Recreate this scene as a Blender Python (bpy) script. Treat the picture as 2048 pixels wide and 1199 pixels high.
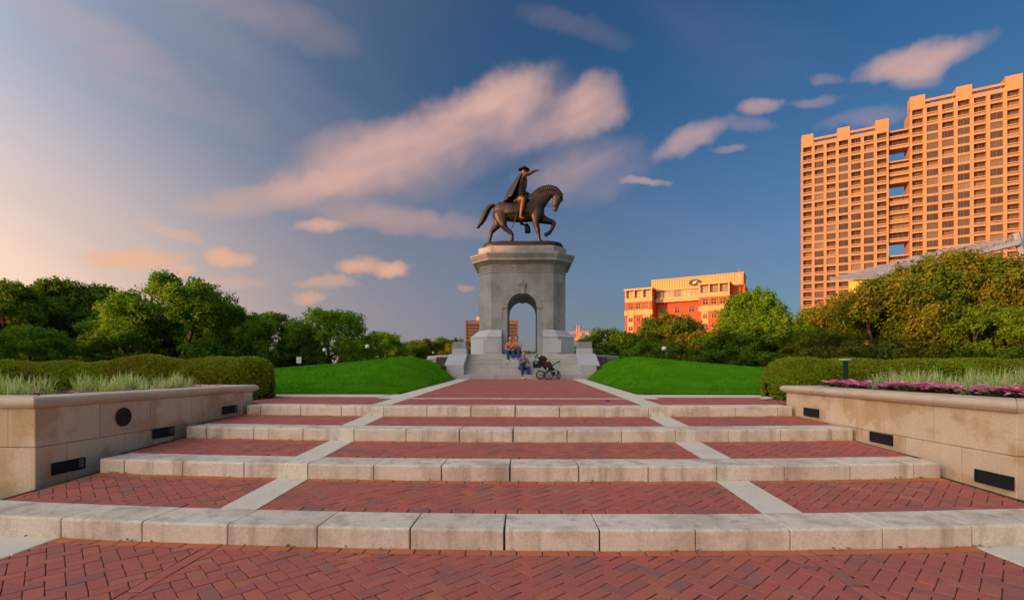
import bpy, bmesh, math, random
import numpy as np
from mathutils import Vector, Matrix, Euler
for o in list(bpy.data.objects): bpy.data.objects.remove(o)
SC = bpy.context.scene
COL = SC.collection
R = math.radians
random.seed(7)
# ------------------------------------------------------------------ camera
CAMP = Vector((0.16, 0.0, 1.44)); YAW = R(1.5); FPX = 960.0; HZ = 735.0
cam_d = bpy.data.cameras.new('camera'); cam = bpy.data.objects.new('camera', cam_d); COL.objects.link(cam)
cam.location = CAMP; cam.rotation_euler = (R(90), 0, YAW)
cam_d.sensor_width = 36; cam_d.lens = 36 * FPX / 2048; cam_d.shift_y = (HZ - 599.5) / 2048
cam_d.clip_start = 0.05; cam_d.clip_end = 6000
SC.camera = cam
FWD = Vector((-math.sin(YAW), math.cos(YAW), 0)); RGT = Vector((math.cos(YAW), math.sin(YAW), 0))
def W(x, y, d):
    return CAMP + FWD * d + RGT * ((x - 1024) / FPX * d) + Vector((0, 0, (HZ - y) / FPX * d))
# ------------------------------------------------------------------ world, sun, exposure
SUN_EL = R(6.5); SUN_DIR2 = Vector((-0.86, -0.51)).normalized()
vs = SC.view_settings
vs.view_transform = 'Standard'; vs.look = 'None'; vs.gamma = 1; vs.use_curve_mapping = False
vs.exposure = 2.2
world = bpy.data.worlds.new('World'); SC.world = world; world.use_nodes = True
NT = world.node_tree; NT.nodes.clear()
class G:
    """tiny expression builder for a node tree"""
    def __init__(s, nt): s.nt = nt
    def put(s, inp, v):
        if hasattr(v, 'is_linked') or isinstance(v, bpy.types.NodeSocket): s.nt.links.new(v, inp)
        elif v is not None: inp.default_value = v
    def m(s, op, a, b=None, c=None, clamp=False):
        n = s.nt.nodes.new('ShaderNodeMath'); n.operation = op; n.use_clamp = clamp
        s.put(n.inputs[0], a)
        if b is not None: s.put(n.inputs[1], b)
        if c is not None: s.put(n.inputs[2], c)
        return n.outputs[0]
    def smooth(s, v, a, b, lo=0.0, hi=1.0):
        n = s.nt.nodes.new('ShaderNodeMapRange'); n.interpolation_type = 'SMOOTHSTEP'
        s.put(n.inputs[0], v); n.inputs[1].default_value = a; n.inputs[2].default_value = b
        n.inputs[3].default_value = lo; n.inputs[4].default_value = hi
        return n.outputs[0]
    def lin(s, v, a, b, lo=0.0, hi=1.0):
        n = s.nt.nodes.new('ShaderNodeMapRange')
        s.put(n.inputs[0], v); n.inputs[1].default_value = a; n.inputs[2].default_value = b
        n.inputs[3].default_value = lo; n.inputs[4].default_value = hi
        return n.outputs[0]
    def mix(s, f, a, b, mode='MIX'):
        n = s.nt.nodes.new('ShaderNodeMix'); n.data_type = 'RGBA'; n.blend_type = mode
        s.put(n.inputs['Factor'], f)
        for nm, v in (('A', a), ('B', b)):
            inp = [i for i in n.inputs if i.name == nm and i.type == 'RGBA'][0]
            if isinstance(v, tuple): v = (v[0], v[1], v[2], 1.0)
            s.put(inp, v)
        return [o for o in n.outputs if o.type == 'RGBA'][0]
    def comb(s, x, y, z):
        n = s.nt.nodes.new('ShaderNodeCombineXYZ')
        for i, v in enumerate((x, y, z)): s.put(n.inputs[i], v)
        return n.outputs[0]
    def sep(s, v):
        n = s.nt.nodes.new('ShaderNodeSeparateXYZ'); s.put(n.inputs[0], v); return n.outputs
    def noise(s, vec, scale, detail=3, rough=0.55, out=0, dist=0.0):
        n = s.nt.nodes.new('ShaderNodeTexNoise')
        if vec is not None: s.put(n.inputs['Vector'], vec)
        n.inputs['Scale'].default_value = scale; n.inputs['Detail'].default_value = detail
        n.inputs['Roughness'].default_value = rough; n.inputs['Distortion'].default_value = dist
        return n.outputs[out]
    def vm(s, op, a, b):
        n = s.nt.nodes.new('ShaderNodeVectorMath'); n.operation = op
        s.put(n.inputs[0], a); s.put(n.inputs[1], b); return n.outputs[0]
    def new(s, t): return s.nt.nodes.new(t)
g = G(NT)
sky = g.new('ShaderNodeTexSky'); sky.sky_type = 'NISHITA'; sky.sun_disc = False
sky.sun_elevation = SUN_EL; sky.sun_rotation = math.atan2(SUN_DIR2.x, SUN_DIR2.y)
sky.altitude = 0; sky.air_density = 1.0; sky.dust_density = 1.2; sky.ozone_density = 3.0
def world_sky():
    tc = g.new('ShaderNodeTexCoord'); d = g.sep(tc.outputs['Generated'])
    az = g.m('ARCTAN2', d[0], d[1]); el = g.m('ARCSINE', d[2])
    k = 57.2958
    az = g.m('MULTIPLY', az, k); el = g.m('MULTIPLY', el, k)
    nv = g.comb(az, el, 0.0)
    n1 = g.new('ShaderNodeTexNoise'); g.put(n1.inputs['Vector'], nv); n1.inputs['Scale'].default_value = 0.11; n1.inputs['Detail'].default_value = 4
    n1.inputs['Roughness'].default_value = 0.5
    nc = g.sep(n1.outputs['Color'])
    azd = g.m('ADD', az, g.m('MULTIPLY', g.m('SUBTRACT', nc[0], 0.5), 4.5))
    eld = g.m('ADD', el, g.m('MULTIPLY', g.m('SUBTRACT', nc[1], 0.5), 2.8))
    n3 = g.new('ShaderNodeTexNoise'); g.put(n3.inputs['Vector'], nv); n3.inputs['Scale'].default_value = 0.42; n3.inputs['Detail'].default_value = 3
    n3c = g.sep(n3.outputs['Color'])
    azd = g.m('ADD', azd, g.m('MULTIPLY', g.m('SUBTRACT', n3c[0], 0.5), 2.6)); eld = g.m('ADD', eld, g.m('MULTIPLY', g.m('SUBTRACT', n3c[1], 0.5), 1.5))
    # soft sunlit clouds: pixel centre, half length, half height (px), tilt deg (up to the right), strength
    blobs = [(890, 262, 215, 58, 22, .62), (985, 208, 105, 52, 24, .80), (1190, 208, 72, 52, 30, .70), (1110, 245, 120, 50, 20, .40), (880, 310, 300, 70, 16, .26), (1190, 350, 110, 50, 20, .22),
             (760, 330, 190, 55, 14, .55), (560, 385, 170, 34, 10, .52), (1150, 330, 120, 40, 22, .30), (720, 275, 120, 40, 12, .40),
             (800, 440, 190, 30, -8, .40),
             (1840, 118, 130, 30, 14, .75), (1830, 150, 60, 24, 12, .45), (1375, 278, 66, 22, 24, .52), (1516, 212, 46, 16, 10, .55),
             (1290, 357, 40, 9, -4, .55), (1450, 300, 34, 9, 2, .30), (1630, 200, 50, 12, 2, .25), (1720, 240, 80, 18, 14, .22), (1650, 152, 36, 10, 0, .22),
             (1490, 250, 60, 16, 0, .22),
             (655, 457, 55, 15, 4, .80), (440, 508, 36, 22, -10, .80), (490, 515, 34, 13, 8, .60), (265, 512, 100, 17, 0, .75), (310, 525, 50, 14, 0, .55),
             (365, 540, 26, 13, 0, .70), (715, 535, 50, 16, 6, .72), (780, 543, 34, 15, 0, .85), (615, 592, 34, 9, 4, .60), (655, 566, 60, 12, 0, .45),
             (330, 465, 60, 10, -12, .40), (930, 580, 22, 8, -10, .30), (475, 560, 60, 12, 0, .30),
             (200, 60, 240, 40, -26, .22), (520, 25, 200, 44, -22, .20), (330, 180, 260, 40, -24, .14), (1150, 60, 110, 26, -10, .10)]
    tot = None
    for (px, py, sa, se, rot, amp) in blobs:
        def ae(x, y):
            dv = (W(x, y, 1.0) - CAMP).normalized(); return math.degrees(math.atan2(dv.x, dv.y)), math.degrees(math.asin(dv.z))
        sa, se = sa * .84, se * .84
        a0, e0 = ae(px, py); ax, ex = ae(px + 1, py); ay, ey = ae(px, py - 1)
        j11, j12, j21, j22 = ax - a0, ay - a0, ex - e0, ey - e0; det = j11 * j22 - j12 * j21
        i11, i12, i21, i22 = j22 / det, -j12 / det, -j21 / det, j11 / det
        ca, sn = math.cos(R(rot)), math.sin(R(rot))
        da = g.m('SUBTRACT', azd, a0); de = g.m('SUBTRACT', eld, e0)
        p = g.m('ADD', g.m('MULTIPLY', da, (i11 * ca + i21 * sn) / sa), g.m('MULTIPLY', de, (i12 * ca + i22 * sn) / sa))
        q = g.m('ADD', g.m('MULTIPLY', da, (-i11 * sn + i21 * ca) / se), g.m('MULTIPLY', de, (-i12 * sn + i22 * ca) / se))
        r2 = g.m('ADD', g.m('MULTIPLY', p, p), g.m('MULTIPLY', q, q))
        v = g.smooth(r2, 2.5, -0.25, 0.0, amp * 1.06)
        tot = v if tot is None else g.m('SUBTRACT', g.m('ADD', tot, v), g.m('MULTIPLY', tot, v))
    s2, c2_ = math.sin(R(20)), math.cos(R(20))
    u2 = g.m('ADD', g.m('MULTIPLY', az, c2_), g.m('MULTIPLY', el, s2)); v2 = g.m('ADD', g.m('MULTIPLY', az, -s2), g.m('MULTIPLY', el, c2_))
    wisp = g.noise(g.comb(g.m('MULTIPLY', u2, .10), g.m('MULTIPLY', v2, .30), 1.3), 1.0, 2, .5)
    tot = g.m('MULTIPLY', tot, g.smooth(wisp, .25, .70, .62, 1.08), clamp=True)
    # long-exposure streaks over the whole dome
    sn, ca = math.sin(R(-24)), math.cos(R(-24))
    u = g.m('ADD', g.m('MULTIPLY', az, ca), g.m('MULTIPLY', el, sn)); v = g.m('ADD', g.m('MULTIPLY', az, -sn), g.m('MULTIPLY', el, ca))
    st = g.noise(g.comb(g.m('MULTIPLY', u, 0.022), g.m('MULTIPLY', v, 0.085), 3.7), 1.0, 4, 0.5)
    streak = g.smooth(st, 0.45, 0.78, 0.0, 0.30)
    # veil of thin cloud that thickens towards the sun
    sd = Vector((SUN_DIR2.x, SUN_DIR2.y, 0))
    dot = g.m('ADD', g.m('MULTIPLY', d[0], sd.x), g.m('MULTIPLY', d[1], sd.y))
    veil = g.smooth(dot, -0.45, 0.75, 0.0, 1.0)
    streak = g.m('MULTIPLY', streak, g.m('ADD', 0.25, g.m('MULTIPLY', veil, 1.4)))
    low = g.smooth(el, 24.0, 2.0, 0.0, 1.0)
    return tot, streak, veil, low, el, dot
tot, streak, veil, low, elv, sdot = world_sky()
GAIN = 2 ** vs.exposure
bg = g.new('ShaderNodeBackground'); bg.inputs['Strength'].default_value = 0.10
K = 10.0 / GAIN   # display-linear radiance -> node colour
def DL(r, gg, b): return (r * K, gg * K, b * K)
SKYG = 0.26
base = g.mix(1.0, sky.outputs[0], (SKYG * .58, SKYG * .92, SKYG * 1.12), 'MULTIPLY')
hz = g.m('MULTIPLY', g.smooth(elv, 30.0, 1.0), g.smooth(sdot, -1.1, -0.2, .25, .85))
base = g.mix(hz, base, DL(.235, .225, .285))
# sunset glow, boosted out of view as fill light: grows smoothly towards the sun, warmer near the horizon
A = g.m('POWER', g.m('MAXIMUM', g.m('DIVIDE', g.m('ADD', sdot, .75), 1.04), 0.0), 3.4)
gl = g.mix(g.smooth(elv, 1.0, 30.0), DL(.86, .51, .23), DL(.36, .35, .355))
gl = g.mix(g.smooth(elv, 30.0, 75.0), gl, DL(1.15, 1.04, .96))  # overhead part added above the view to lift light on level ground
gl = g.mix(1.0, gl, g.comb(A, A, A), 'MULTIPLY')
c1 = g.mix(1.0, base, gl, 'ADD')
cloudcol = g.mix(low, DL(.70, .43, .37), DL(.98, .47, .21))
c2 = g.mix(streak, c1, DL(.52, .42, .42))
c3 = g.mix(tot, c2, cloudcol)
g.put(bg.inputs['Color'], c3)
wo = g.new('ShaderNodeOutputWorld'); NT.links.new(bg.outputs[0], wo.inputs['Surface'])
sun_d = bpy.data.lights.new('sun', 'SUN'); sun = bpy.data.objects.new('sun', sun_d); COL.objects.link(sun)
sun_d.energy = 2.0; sun_d.angle = R(0.6); sun_d.color = (1.0, 0.40, 0.14)
sv = Vector((SUN_DIR2.x * math.cos(SUN_EL), SUN_DIR2.y * math.cos(SUN_EL), math.sin(SUN_EL)))
sun.rotation_euler = sv.to_track_quat('Z', 'Y').to_euler(); sun.location = (-40, -20, 30)
SC.cycles.use_denoising = True
SC.cycles.max_bounces = 6; SC.cycles.transparent_max_bounces = 6
# ------------------------------------------------------------------ helpers
def tag(o, label=None, cat=None, group=None, kind=None):
    if label: o['label'] = label
    if cat: o['category'] = cat
    if group: o['group'] = group
    if kind: o['kind'] = kind
    return o
def link(o, parent=None):
    COL.objects.link(o)
    if parent is not None: o.parent = parent
    return o
def empty(name, loc=(0, 0, 0), rz=0.0):
    o = bpy.data.objects.new(name, None); o.empty_display_size = .2
    o.location = loc; o.rotation_euler = (0, 0, rz); return link(o)
def copy_tree(o, parent=None):
    c = o.copy(); COL.objects.link(c); c.parent = parent
    for ch in o.children: copy_tree(ch, c)
    return c
class MB:
    def __init__(s): s.v = []; s.f = []; s.mi = []; s.cur = 0
    def add(s, vs, fs):
        b = len(s.v); s.v += [tuple(v) for v in vs]
        s.f += [tuple(b + i for i in f) for f in fs]; s.mi += [s.cur] * len(fs); return s
    def mat(s, i): s.cur = i; return s
    def box(s, x0, x1, y0, y1, z0, z1):
        return s.add([(x0, y0, z0), (x1, y0, z0), (x1, y1, z0), (x0, y1, z0), (x0, y0, z1), (x1, y0, z1), (x1, y1, z1), (x0, y1, z1)],
                     [(0, 3, 2, 1), (4, 5, 6, 7), (0, 1, 5, 4), (1, 2, 6, 5), (2, 3, 7, 6), (3, 0, 4, 7)])
    def prism(s, poly, z0, z1):
        n = len(poly)
        return s.add([(p[0], p[1], z0) for p in poly] + [(p[0], p[1], z1) for p in poly],
                     [tuple(range(n - 1, -1, -1)), tuple(range(n, 2 * n))] + [(i, (i + 1) % n, n + (i + 1) % n, n + i) for i in range(n)])
    def loft(s, rings, cap=True):
        n = len(rings[0]); vs = [v for r in rings for v in r]; fs = []
        for k in range(len(rings) - 1):
            for i in range(n):
                j = (i + 1) % n
                fs.append((k * n + i, k * n + j, (k + 1) * n + j, (k + 1) * n + i))
        if cap: fs += [tuple(range(n - 1, -1, -1)), tuple(range((len(rings) - 1) * n, len(rings) * n))]
        return s.add(vs, fs)
    def tube(s, pts, rad, n=8, flat=1.0, up=None):
        pts = [Vector(p) for p in pts]; rings = []
        if not isinstance(rad, (list, tuple)): rad = [rad] * len(pts)
        prev = None
        for i, p in enumerate(pts):
            t = (pts[min(i + 1, len(pts) - 1)] - pts[max(i - 1, 0)])
            if t.length < 1e-6: t = Vector((0, 0, 1))
            t.normalize()
            a = Vector(up) if up is not None else (prev if prev is not None else (Vector((0, 0, 1)) if abs(t.z) < .9 else Vector((1, 0, 0))))
            a = (a - t * a.dot(t))
            if a.length < 1e-4: a = Vector((1, 0, 0)) - t * t.x
            a.normalize(); b = t.cross(a); prev = a
            r = rad[i]; ra, rb = r if isinstance(r, (tuple, list)) else (r, r * flat)
            rings.append([tuple(p + a * (ra * math.cos(2 * math.pi * k / n)) + b * (rb * math.sin(2 * math.pi * k / n))) for k in range(n)])
        return s.loft(rings)
    def ball(s, c, r, seg=12, rings=8):
        rx, ry, rz = r if isinstance(r, (tuple, list)) else (r, r, r)
        rr = []
        for k in range(1, rings):
            th = math.pi * k / rings - math.pi / 2
            rr.append([(c[0] + rx * math.cos(th) * math.cos(2 * math.pi * i / seg), c[1] + ry * math.cos(th) * math.sin(2 * math.pi * i / seg), c[2] + rz * math.sin(th)) for i in range(seg)])
        return s.loft(rr)
    def lathe(s, prof, c=(0, 0, 0), n=16, cap=True):
        return s.loft([[(c[0] + r * math.cos(2 * math.pi * i / n), c[1] + r * math.sin(2 * math.pi * i / n), c[2] + z) for i in range(n)] for r, z in prof], cap)
    def torus(s, c, Rr, r, axis='Y', n=28, m=8):
        rings = []
        for i in range(n):
            a = 2 * math.pi * i / n; rg = []
            for j in range(m):
                b = 2 * math.pi * j / m; q = Rr + r * math.cos(b); h = r * math.sin(b)
                if axis == 'Y': rg.append((c[0] + q * math.cos(a), c[1] + h, c[2] + q * math.sin(a)))
                elif axis == 'Z': rg.append((c[0] + q * math.cos(a), c[1] + q * math.sin(a), c[2] + h))
                else: rg.append((c[0] + h, c[1] + q * math.cos(a), c[2] + q * math.sin(a)))
            rings.append(rg)
        rings.append(rings[0]); return s.loft(rings, False)
    def mesh(s, name, mats=None, smooth=False):
        me = bpy.data.meshes.new(name); me.from_pydata(s.v, [], s.f)
        if mats is not None:
            for m in (mats if isinstance(mats, (list, tuple)) else [mats]): me.materials.append(m)
            if any(s.mi): me.polygons.foreach_set('material_index', s.mi)
        if smooth: me.polygons.foreach_set('use_smooth', [True] * len(me.polygons))
        bm = bmesh.new(); bm.from_mesh(me); bmesh.ops.recalc_face_normals(bm, faces=bm.faces); bm.to_mesh(me); bm.free()
        me.update(); return me
    def build(s, name, mats, parent=None, smooth=False, loc=None, rot=None):
        o = bpy.data.objects.new(name, s.mesh(name, mats, smooth)); link(o, parent)
        if loc is not None: o.location = loc
        if rot is not None: o.rotation_euler = rot
        return o
def bevel_mesh(me, w, seg=1, angle=30):
    bm = bmesh.new(); bm.from_mesh(me)
    es = [e for e in bm.edges if len(e.link_faces) == 2 and e.calc_face_angle(0) > R(angle)]
    bmesh.ops.bevel(bm, geom=es, offset=w, segments=seg, affect='EDGES', profile=0.5, clamp_overlap=True)
    bm.to_mesh(me); bm.free(); return me
def obj(name, me, parent=None, loc=None, rot=None):
    o = bpy.data.objects.new(name, me); link(o, parent)
    if loc is not None: o.location = loc
    if rot is not None: o.rotation_euler = rot
    return o
def evaluated(me, mods):
    o = bpy.data.objects.new('tmp_eval', me); COL.objects.link(o)
    for t, kw in mods:
        m = o.modifiers.new(t, t)
        for k, v in kw.items(): setattr(m, k, v)
    dg = bpy.context.evaluated_depsgraph_get(); dg.update()
    out = bpy.data.meshes.new_from_object(o.evaluated_get(dg), depsgraph=dg)
    bpy.data.objects.remove(o); return out
def fuse(mb, name, mat, voxel, smooth=4):
    me = evaluated(mb.mesh(name + '_raw'), [('REMESH', dict(mode='VOXEL', voxel_size=voxel)), ('SMOOTH', dict(iterations=smooth, factor=.5))])
    me.name = name; me.materials.clear()
    me.materials.append(mat); me.polygons.foreach_set('use_smooth', [True] * len(me.polygons)); return me
def fast_mesh(name, V, F, mat, smooth=False):
    """V (n,3) array, F (m,k) array of same-size faces"""
    me = bpy.data.meshes.new(name); k = F.shape[1]
    me.vertices.add(len(V)); me.vertices.foreach_set('co', V.astype(np.float32).ravel())
    me.loops.add(F.size); me.loops.foreach_set('vertex_index', F.astype(np.int32).ravel())
    me.polygons.add(len(F)); me.polygons.foreach_set('loop_start', np.arange(len(F), dtype=np.int32) * k)
    me.polygons.foreach_set('loop_total', np.full(len(F), k, dtype=np.int32))
    if smooth: me.polygons.foreach_set('use_smooth', np.ones(len(F), dtype=bool))
    me.materials.append(mat); me.update(calc_edges=True); me.validate(); return me
def clip_poly(poly, a, b, c):
    """keep a*x+b*y<=c"""
    out = []
    for i in range(len(poly)):
        p, q = poly[i], poly[(i + 1) % len(poly)]
        dp, dq = a * p[0] + b * p[1] - c, a * q[0] + b * q[1] - c
        if dp <= 0: out.append(p)
        if (dp < 0 < dq) or (dq < 0 < dp):
            t = dp / (dp - dq); out.append((p[0] + t * (q[0] - p[0]), p[1] + t * (q[1] - p[1])))
    return out
def area(poly):
    return abs(sum(poly[i][0] * poly[(i + 1) % len(poly)][1] - poly[(i + 1) % len(poly)][0] * poly[i][1] for i in range(len(poly)))) / 2
# ------------------------------------------------------------------ materials
def material(name, base, rough=0.8, var=None, var_scale=3.0, var_amt=0.6, fine=0.12, fine_scale=60.0, bump=0.15, bump_scale=80.0,
             rand=None, var_rng=(.42, .68), metallic=0.0, streak=None, spec=0.3, island=False, objspace=False):
    m = bpy.data.materials.new(name); m.use_nodes = True; nt = m.node_tree; q = G(nt)
    bs = nt.nodes['Principled BSDF']; geo = q.new('ShaderNodeNewGeometry')
    pos = geo.outputs['Position']
    if objspace: pos = q.new('ShaderNodeTexCoord').outputs['Object']
    col = base + (1.0,) if isinstance(base, tuple) else base
    if rand:   # list of colours picked at random per piece
        rv = q.new('ShaderNodeObjectInfo').outputs['Random']
        rv = q.m('FRACT', q.m('ADD', rv, geo.outputs['Random Per Island'])) if island else rv
        cr = q.new('ShaderNodeValToRGB'); q.put(cr.inputs[0], rv); el = cr.color_ramp.elements; cr.color_ramp.interpolation = 'LINEAR'
        for i, (p, c) in enumerate(rand):
            e = el[i] if i < 2 else el.new(p)
            e.position = p; e.color = c + (1.0,)
        col = cr.outputs[0]
    if var:
        f = q.smooth(q.noise(pos, var_scale, 5, 0.6), var_rng[0], var_rng[1], 0.0, var_amt); col = q.mix(f, col, var)
    if streak:
        sp = q.sep(pos); f = q.smooth(q.noise(q.comb(q.m('MULTIPLY', sp[0], streak[1]), q.m('MULTIPLY', sp[1], streak[1]), q.m('MULTIPLY', sp[2], streak[1] * .12)), 1.0, 4, .6), .48, .72, 0, streak[2])
        col = q.mix(f, col, streak[0])
    if fine:
        f = q.lin(q.noise(pos, fine_scale, 4, 0.65), 0.25, 0.75, 1 - fine, 1 + fine)
        col = q.mix(1.0, col, q.comb(f, f, f), 'MULTIPLY')
    q.put(bs.inputs['Base Color'], col if not isinstance(col, tuple) else col)
    bs.inputs['Roughness'].default_value = rough; bs.inputs['Metallic'].default_value = metallic
    bs.inputs['Specular IOR Level'].default_value = spec
    if bump:
        b = q.new('ShaderNodeBump'); b.inputs['Strength'].default_value = bump; b.inputs['Distance'].default_value = .02
        q.put(b.inputs['Height'], q.noise(pos, bump_scale, 4, .65)); nt.links.new(b.outputs[0], bs.inputs['Normal'])
    return m
def leaf_material(name, cols, trans=0.25, big=None, big_scale=.35, objrand=0.0):
    m = bpy.data.materials.new(name); m.use_nodes = True; nt = m.node_tree; q = G(nt); nt.nodes.clear()
    geo = q.new('ShaderNodeNewGeometry'); cr = q.new('ShaderNodeValToRGB'); q.put(cr.inputs[0], geo.outputs['Random Per Island'])
    el = cr.color_ramp.elements
    for i, c in enumerate(cols):
        e = el[i] if i < 2 else el.new(.5)
        e.position = i / (len(cols) - 1); e.color = c + (1.0,)
    col = cr.outputs[0]
    if big:
        f = q.smooth(q.noise(geo.outputs['Position'], big_scale, 3, .6), .42, .62, 0, 1); col = q.mix(f, col, big)
    if objrand:
        rv = q.new('ShaderNodeObjectInfo').outputs['Random']; f = q.lin(rv, 0, 1, 1 - objrand, 1 + objrand)
        col = q.mix(1.0, col, q.comb(f, q.m('POWER', f, .7), f), 'MULTIPLY')
    bs = q.new('ShaderNodeBsdfPrincipled'); q.put(bs.inputs['Base Color'], col); bs.inputs['Roughness'].default_value = .55
    bs.inputs['Specular IOR Level'].default_value = .08
    tr = q.new('ShaderNodeBsdfTranslucent'); q.put(tr.inputs['Color'], col)
    mx = q.new('ShaderNodeMixShader'); mx.inputs[0].default_value = trans
    nt.links.new(bs.outputs[0], mx.inputs[1]); nt.links.new(tr.outputs[0], mx.inputs[2])
    ou = q.new('ShaderNodeOutputMaterial'); nt.links.new(mx.outputs[0], ou.inputs[0]); return m
M = {}
BR = [(0.0, (.44, .125, .092)), (.25, (.48, .135, .095)), (.48, (.46, .120, .088)), (.66, (.51, .155, .10)), (.80, (.40, .125, .098)), (.90, (.30, .135, .12)), (.96, (.53, .18, .095)), (1.0, (.44, .125, .092))]
M['brick'] = material('brick', (0.3, .1, .1), .85, rand=BR, island=True, var=(.30, .115, .095), var_scale=1.6, var_amt=.35, fine=.22, fine_scale=90, bump=.3, bump_scale=120)
BRO = [(0, (.52, .16, .075)), (.5, (.57, .19, .08)), (1.0, (.46, .14, .075))]
M['brick_orange'] = material('brick_orange', (0.3, .1, .1), .85, rand=BRO, island=True, fine=.22, fine_scale=90, bump=.3, bump_scale=120)
M['joint'] = material('joint_sand', (.055, .038, .028), .95, var=(.05, .06, .025), var_scale=5)
M['step'] = material('step_stone', (.60, .53, .43), .8, var=(.52, .41, .30), var_scale=1.9, var_amt=.7, var_rng=(.48, .66), streak=((.30, .23, .16), 6.0, .55), fine=.18, fine_scale=45, bump=.2, bump_scale=60,
                     rand=[(0, (.74, .66, .53)), (.5, (.80, .72, .58)), (1, (.69, .61, .49))])
M['concrete'] = material('concrete', (.76, .69, .55), .85, var=(.64, .57, .44), var_scale=2.2, var_amt=.5, fine=.15, fine_scale=70, bump=.2)
M['planter'] = material('planter_stone', (.62, .48, .31), .8, rand=[(0, (.70, .53, .35)), (.5, (.76, .59, .39)), (1, (.66, .50, .33))], var=(.50, .29, .12), var_scale=1.5, var_amt=.65, var_rng=(.46, .58),
                        streak=((.84, .70, .50), 3.0, .35), fine=.12, fine_scale=50, bump=.15, bump_scale=50)
M['coping'] = material('coping_stone', (.66, .52, .38), .75, var=(.5, .37, .25), var_scale=2.5, var_amt=.5, fine=.1, bump=.12)
M['granite'] = material('granite', (.30, .30, .30), .7, rand=[(0, (.28, .285, .29)), (1, (.35, .35, .345))], var=(.18, .19, .20), var_scale=.8, var_amt=.8, streak=((.14, .145, .15), 2.2, .5), fine=.16, fine_scale=50, bump=.12, bump_scale=60)
M['granite_step'] = material('granite_step', (.42, .42, .39), .7, rand=[(0, (.40, .40, .37)), (1, (.47, .46, .43))], var=(.30, .32, .29), var_scale=1.2, var_amt=.6, fine=.14, fine_scale=40, bump=.12)
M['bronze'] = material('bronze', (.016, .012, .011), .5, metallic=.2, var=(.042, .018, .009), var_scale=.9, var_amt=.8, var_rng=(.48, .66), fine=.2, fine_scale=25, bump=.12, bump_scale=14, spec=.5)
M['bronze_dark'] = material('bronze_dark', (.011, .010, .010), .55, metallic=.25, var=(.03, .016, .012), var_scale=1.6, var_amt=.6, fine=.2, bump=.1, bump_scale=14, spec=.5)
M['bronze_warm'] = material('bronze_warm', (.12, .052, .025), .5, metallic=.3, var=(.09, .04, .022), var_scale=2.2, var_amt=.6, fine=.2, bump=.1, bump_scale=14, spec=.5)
M['black_metal'] = material('black_metal', (.018, .018, .020), .45, metallic=.3, fine=.1, bump=.05)
M['dark_green'] = material('dark_green_paint', (.008, .035, .028), .4, fine=.1, bump=.03)
M['soil'] = material('soil', (.055, .035, .022), .95, var=(.03, .02, .014), var_scale=8, fine=.4, bump=.6, bump_scale=30)
M['lawn'] = material('lawn_grass', (.105, .33, .004), .8, spec=.03, var=(.065, .23, .004), var_scale=1.4, var_amt=.8, fine=.35, fine_scale=16, bump=.5, bump_scale=70)
M['ground'] = material('far_grass', (.07, .12, .03), .9, var=(.09, .09, .035), var_scale=.08, fine=.2, fine_scale=3, bump=0)
M['road'] = material('asphalt', (.05, .05, .052), .85, fine=.15, bump=.1)
M['bark'] = material('bark', (.060, .045, .033), .9, var=(.03, .024, .018), var_scale=4, fine=.3, fine_scale=12, bump=.6, bump_scale=9)
# ------------------------------------------------------------------ ground and the stepped terrace
def structure(o): o['kind'] = 'structure'; return o
CURV = 0.0125
def arc(x): return CURV * x * x
RZ = 0.165; SL = 0.0385; SLAB = 0.41; DEP = 1.451; Y1 = 3.795
YR = [Y1 + DEP * k for k in range(4)]
ZT = [RZ + k * (RZ + SL) for k in range(4)]          # top of each step
WALLX = 4.86
gm = MB(); gm.box(-1500, 1500, -60, 3000, -1.2, -0.06)
ground = structure(gm.build('ground', M['ground']))
BW, BL, JT = 0.1016, 0.2032, 0.005
def brick_geo(poly, zf, mb, dz=0.0):
    n = len(poly); cx = sum(p[0] for p in poly) / n; cy = sum(p[1] for p in poly) / n
    def sh(p, t):
        d = math.hypot(p[0] - cx, p[1] - cy); k = max(0, 1 - t / max(d, 1e-4)); return (cx + (p[0] - cx) * k, cy + (p[1] - cy) * k)
    a = [sh(p, .0048) for p in poly]; b = [sh(p, .0105) for p in poly]
    V = [(x, y, zf(x, y) - .04) for x, y in a] + [(x, y, zf(x, y) - .0035 + dz) for x, y in a] + [(x, y, zf(x, y) + dz) for x, y in b]
    F = [(i, (i + 1) % n, n + (i + 1) % n, n + i) for i in range(n)] + [(n + i, n + (i + 1) % n, 2 * n + (i + 1) % n, 2 * n + i) for i in range(n)] + [tuple(range(2 * n, 3 * n))]
    mb.add(V, F)
_full = {}
def full_brick(ang, mat):
    k = (round(ang, 3), mat.name)
    if k not in _full:
        hl, hw = BL / 2, BW / 2; c, s = math.cos(ang), math.sin(ang)
        mb = MB(); brick_geo([(c * x - s * y, s * x + c * y) for x, y in ((-hl, -hw), (hl, -hw), (hl, hw), (-hl, hw))], lambda x, y: 0.0, mb)
        _full[k] = mb.mesh('brick', mat)
    return _full[k]
def rect(cx, cy, ang, l=BL, w=BW):
    c, s = math.cos(ang), math.sin(ang); hl, hw = l / 2, w / 2
    return [(cx + c * x - s * y, cy + s * x + c * y) for x, y in ((-hl, -hw), (hl, -hw), (hl, hw), (-hl, hw))]
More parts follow.
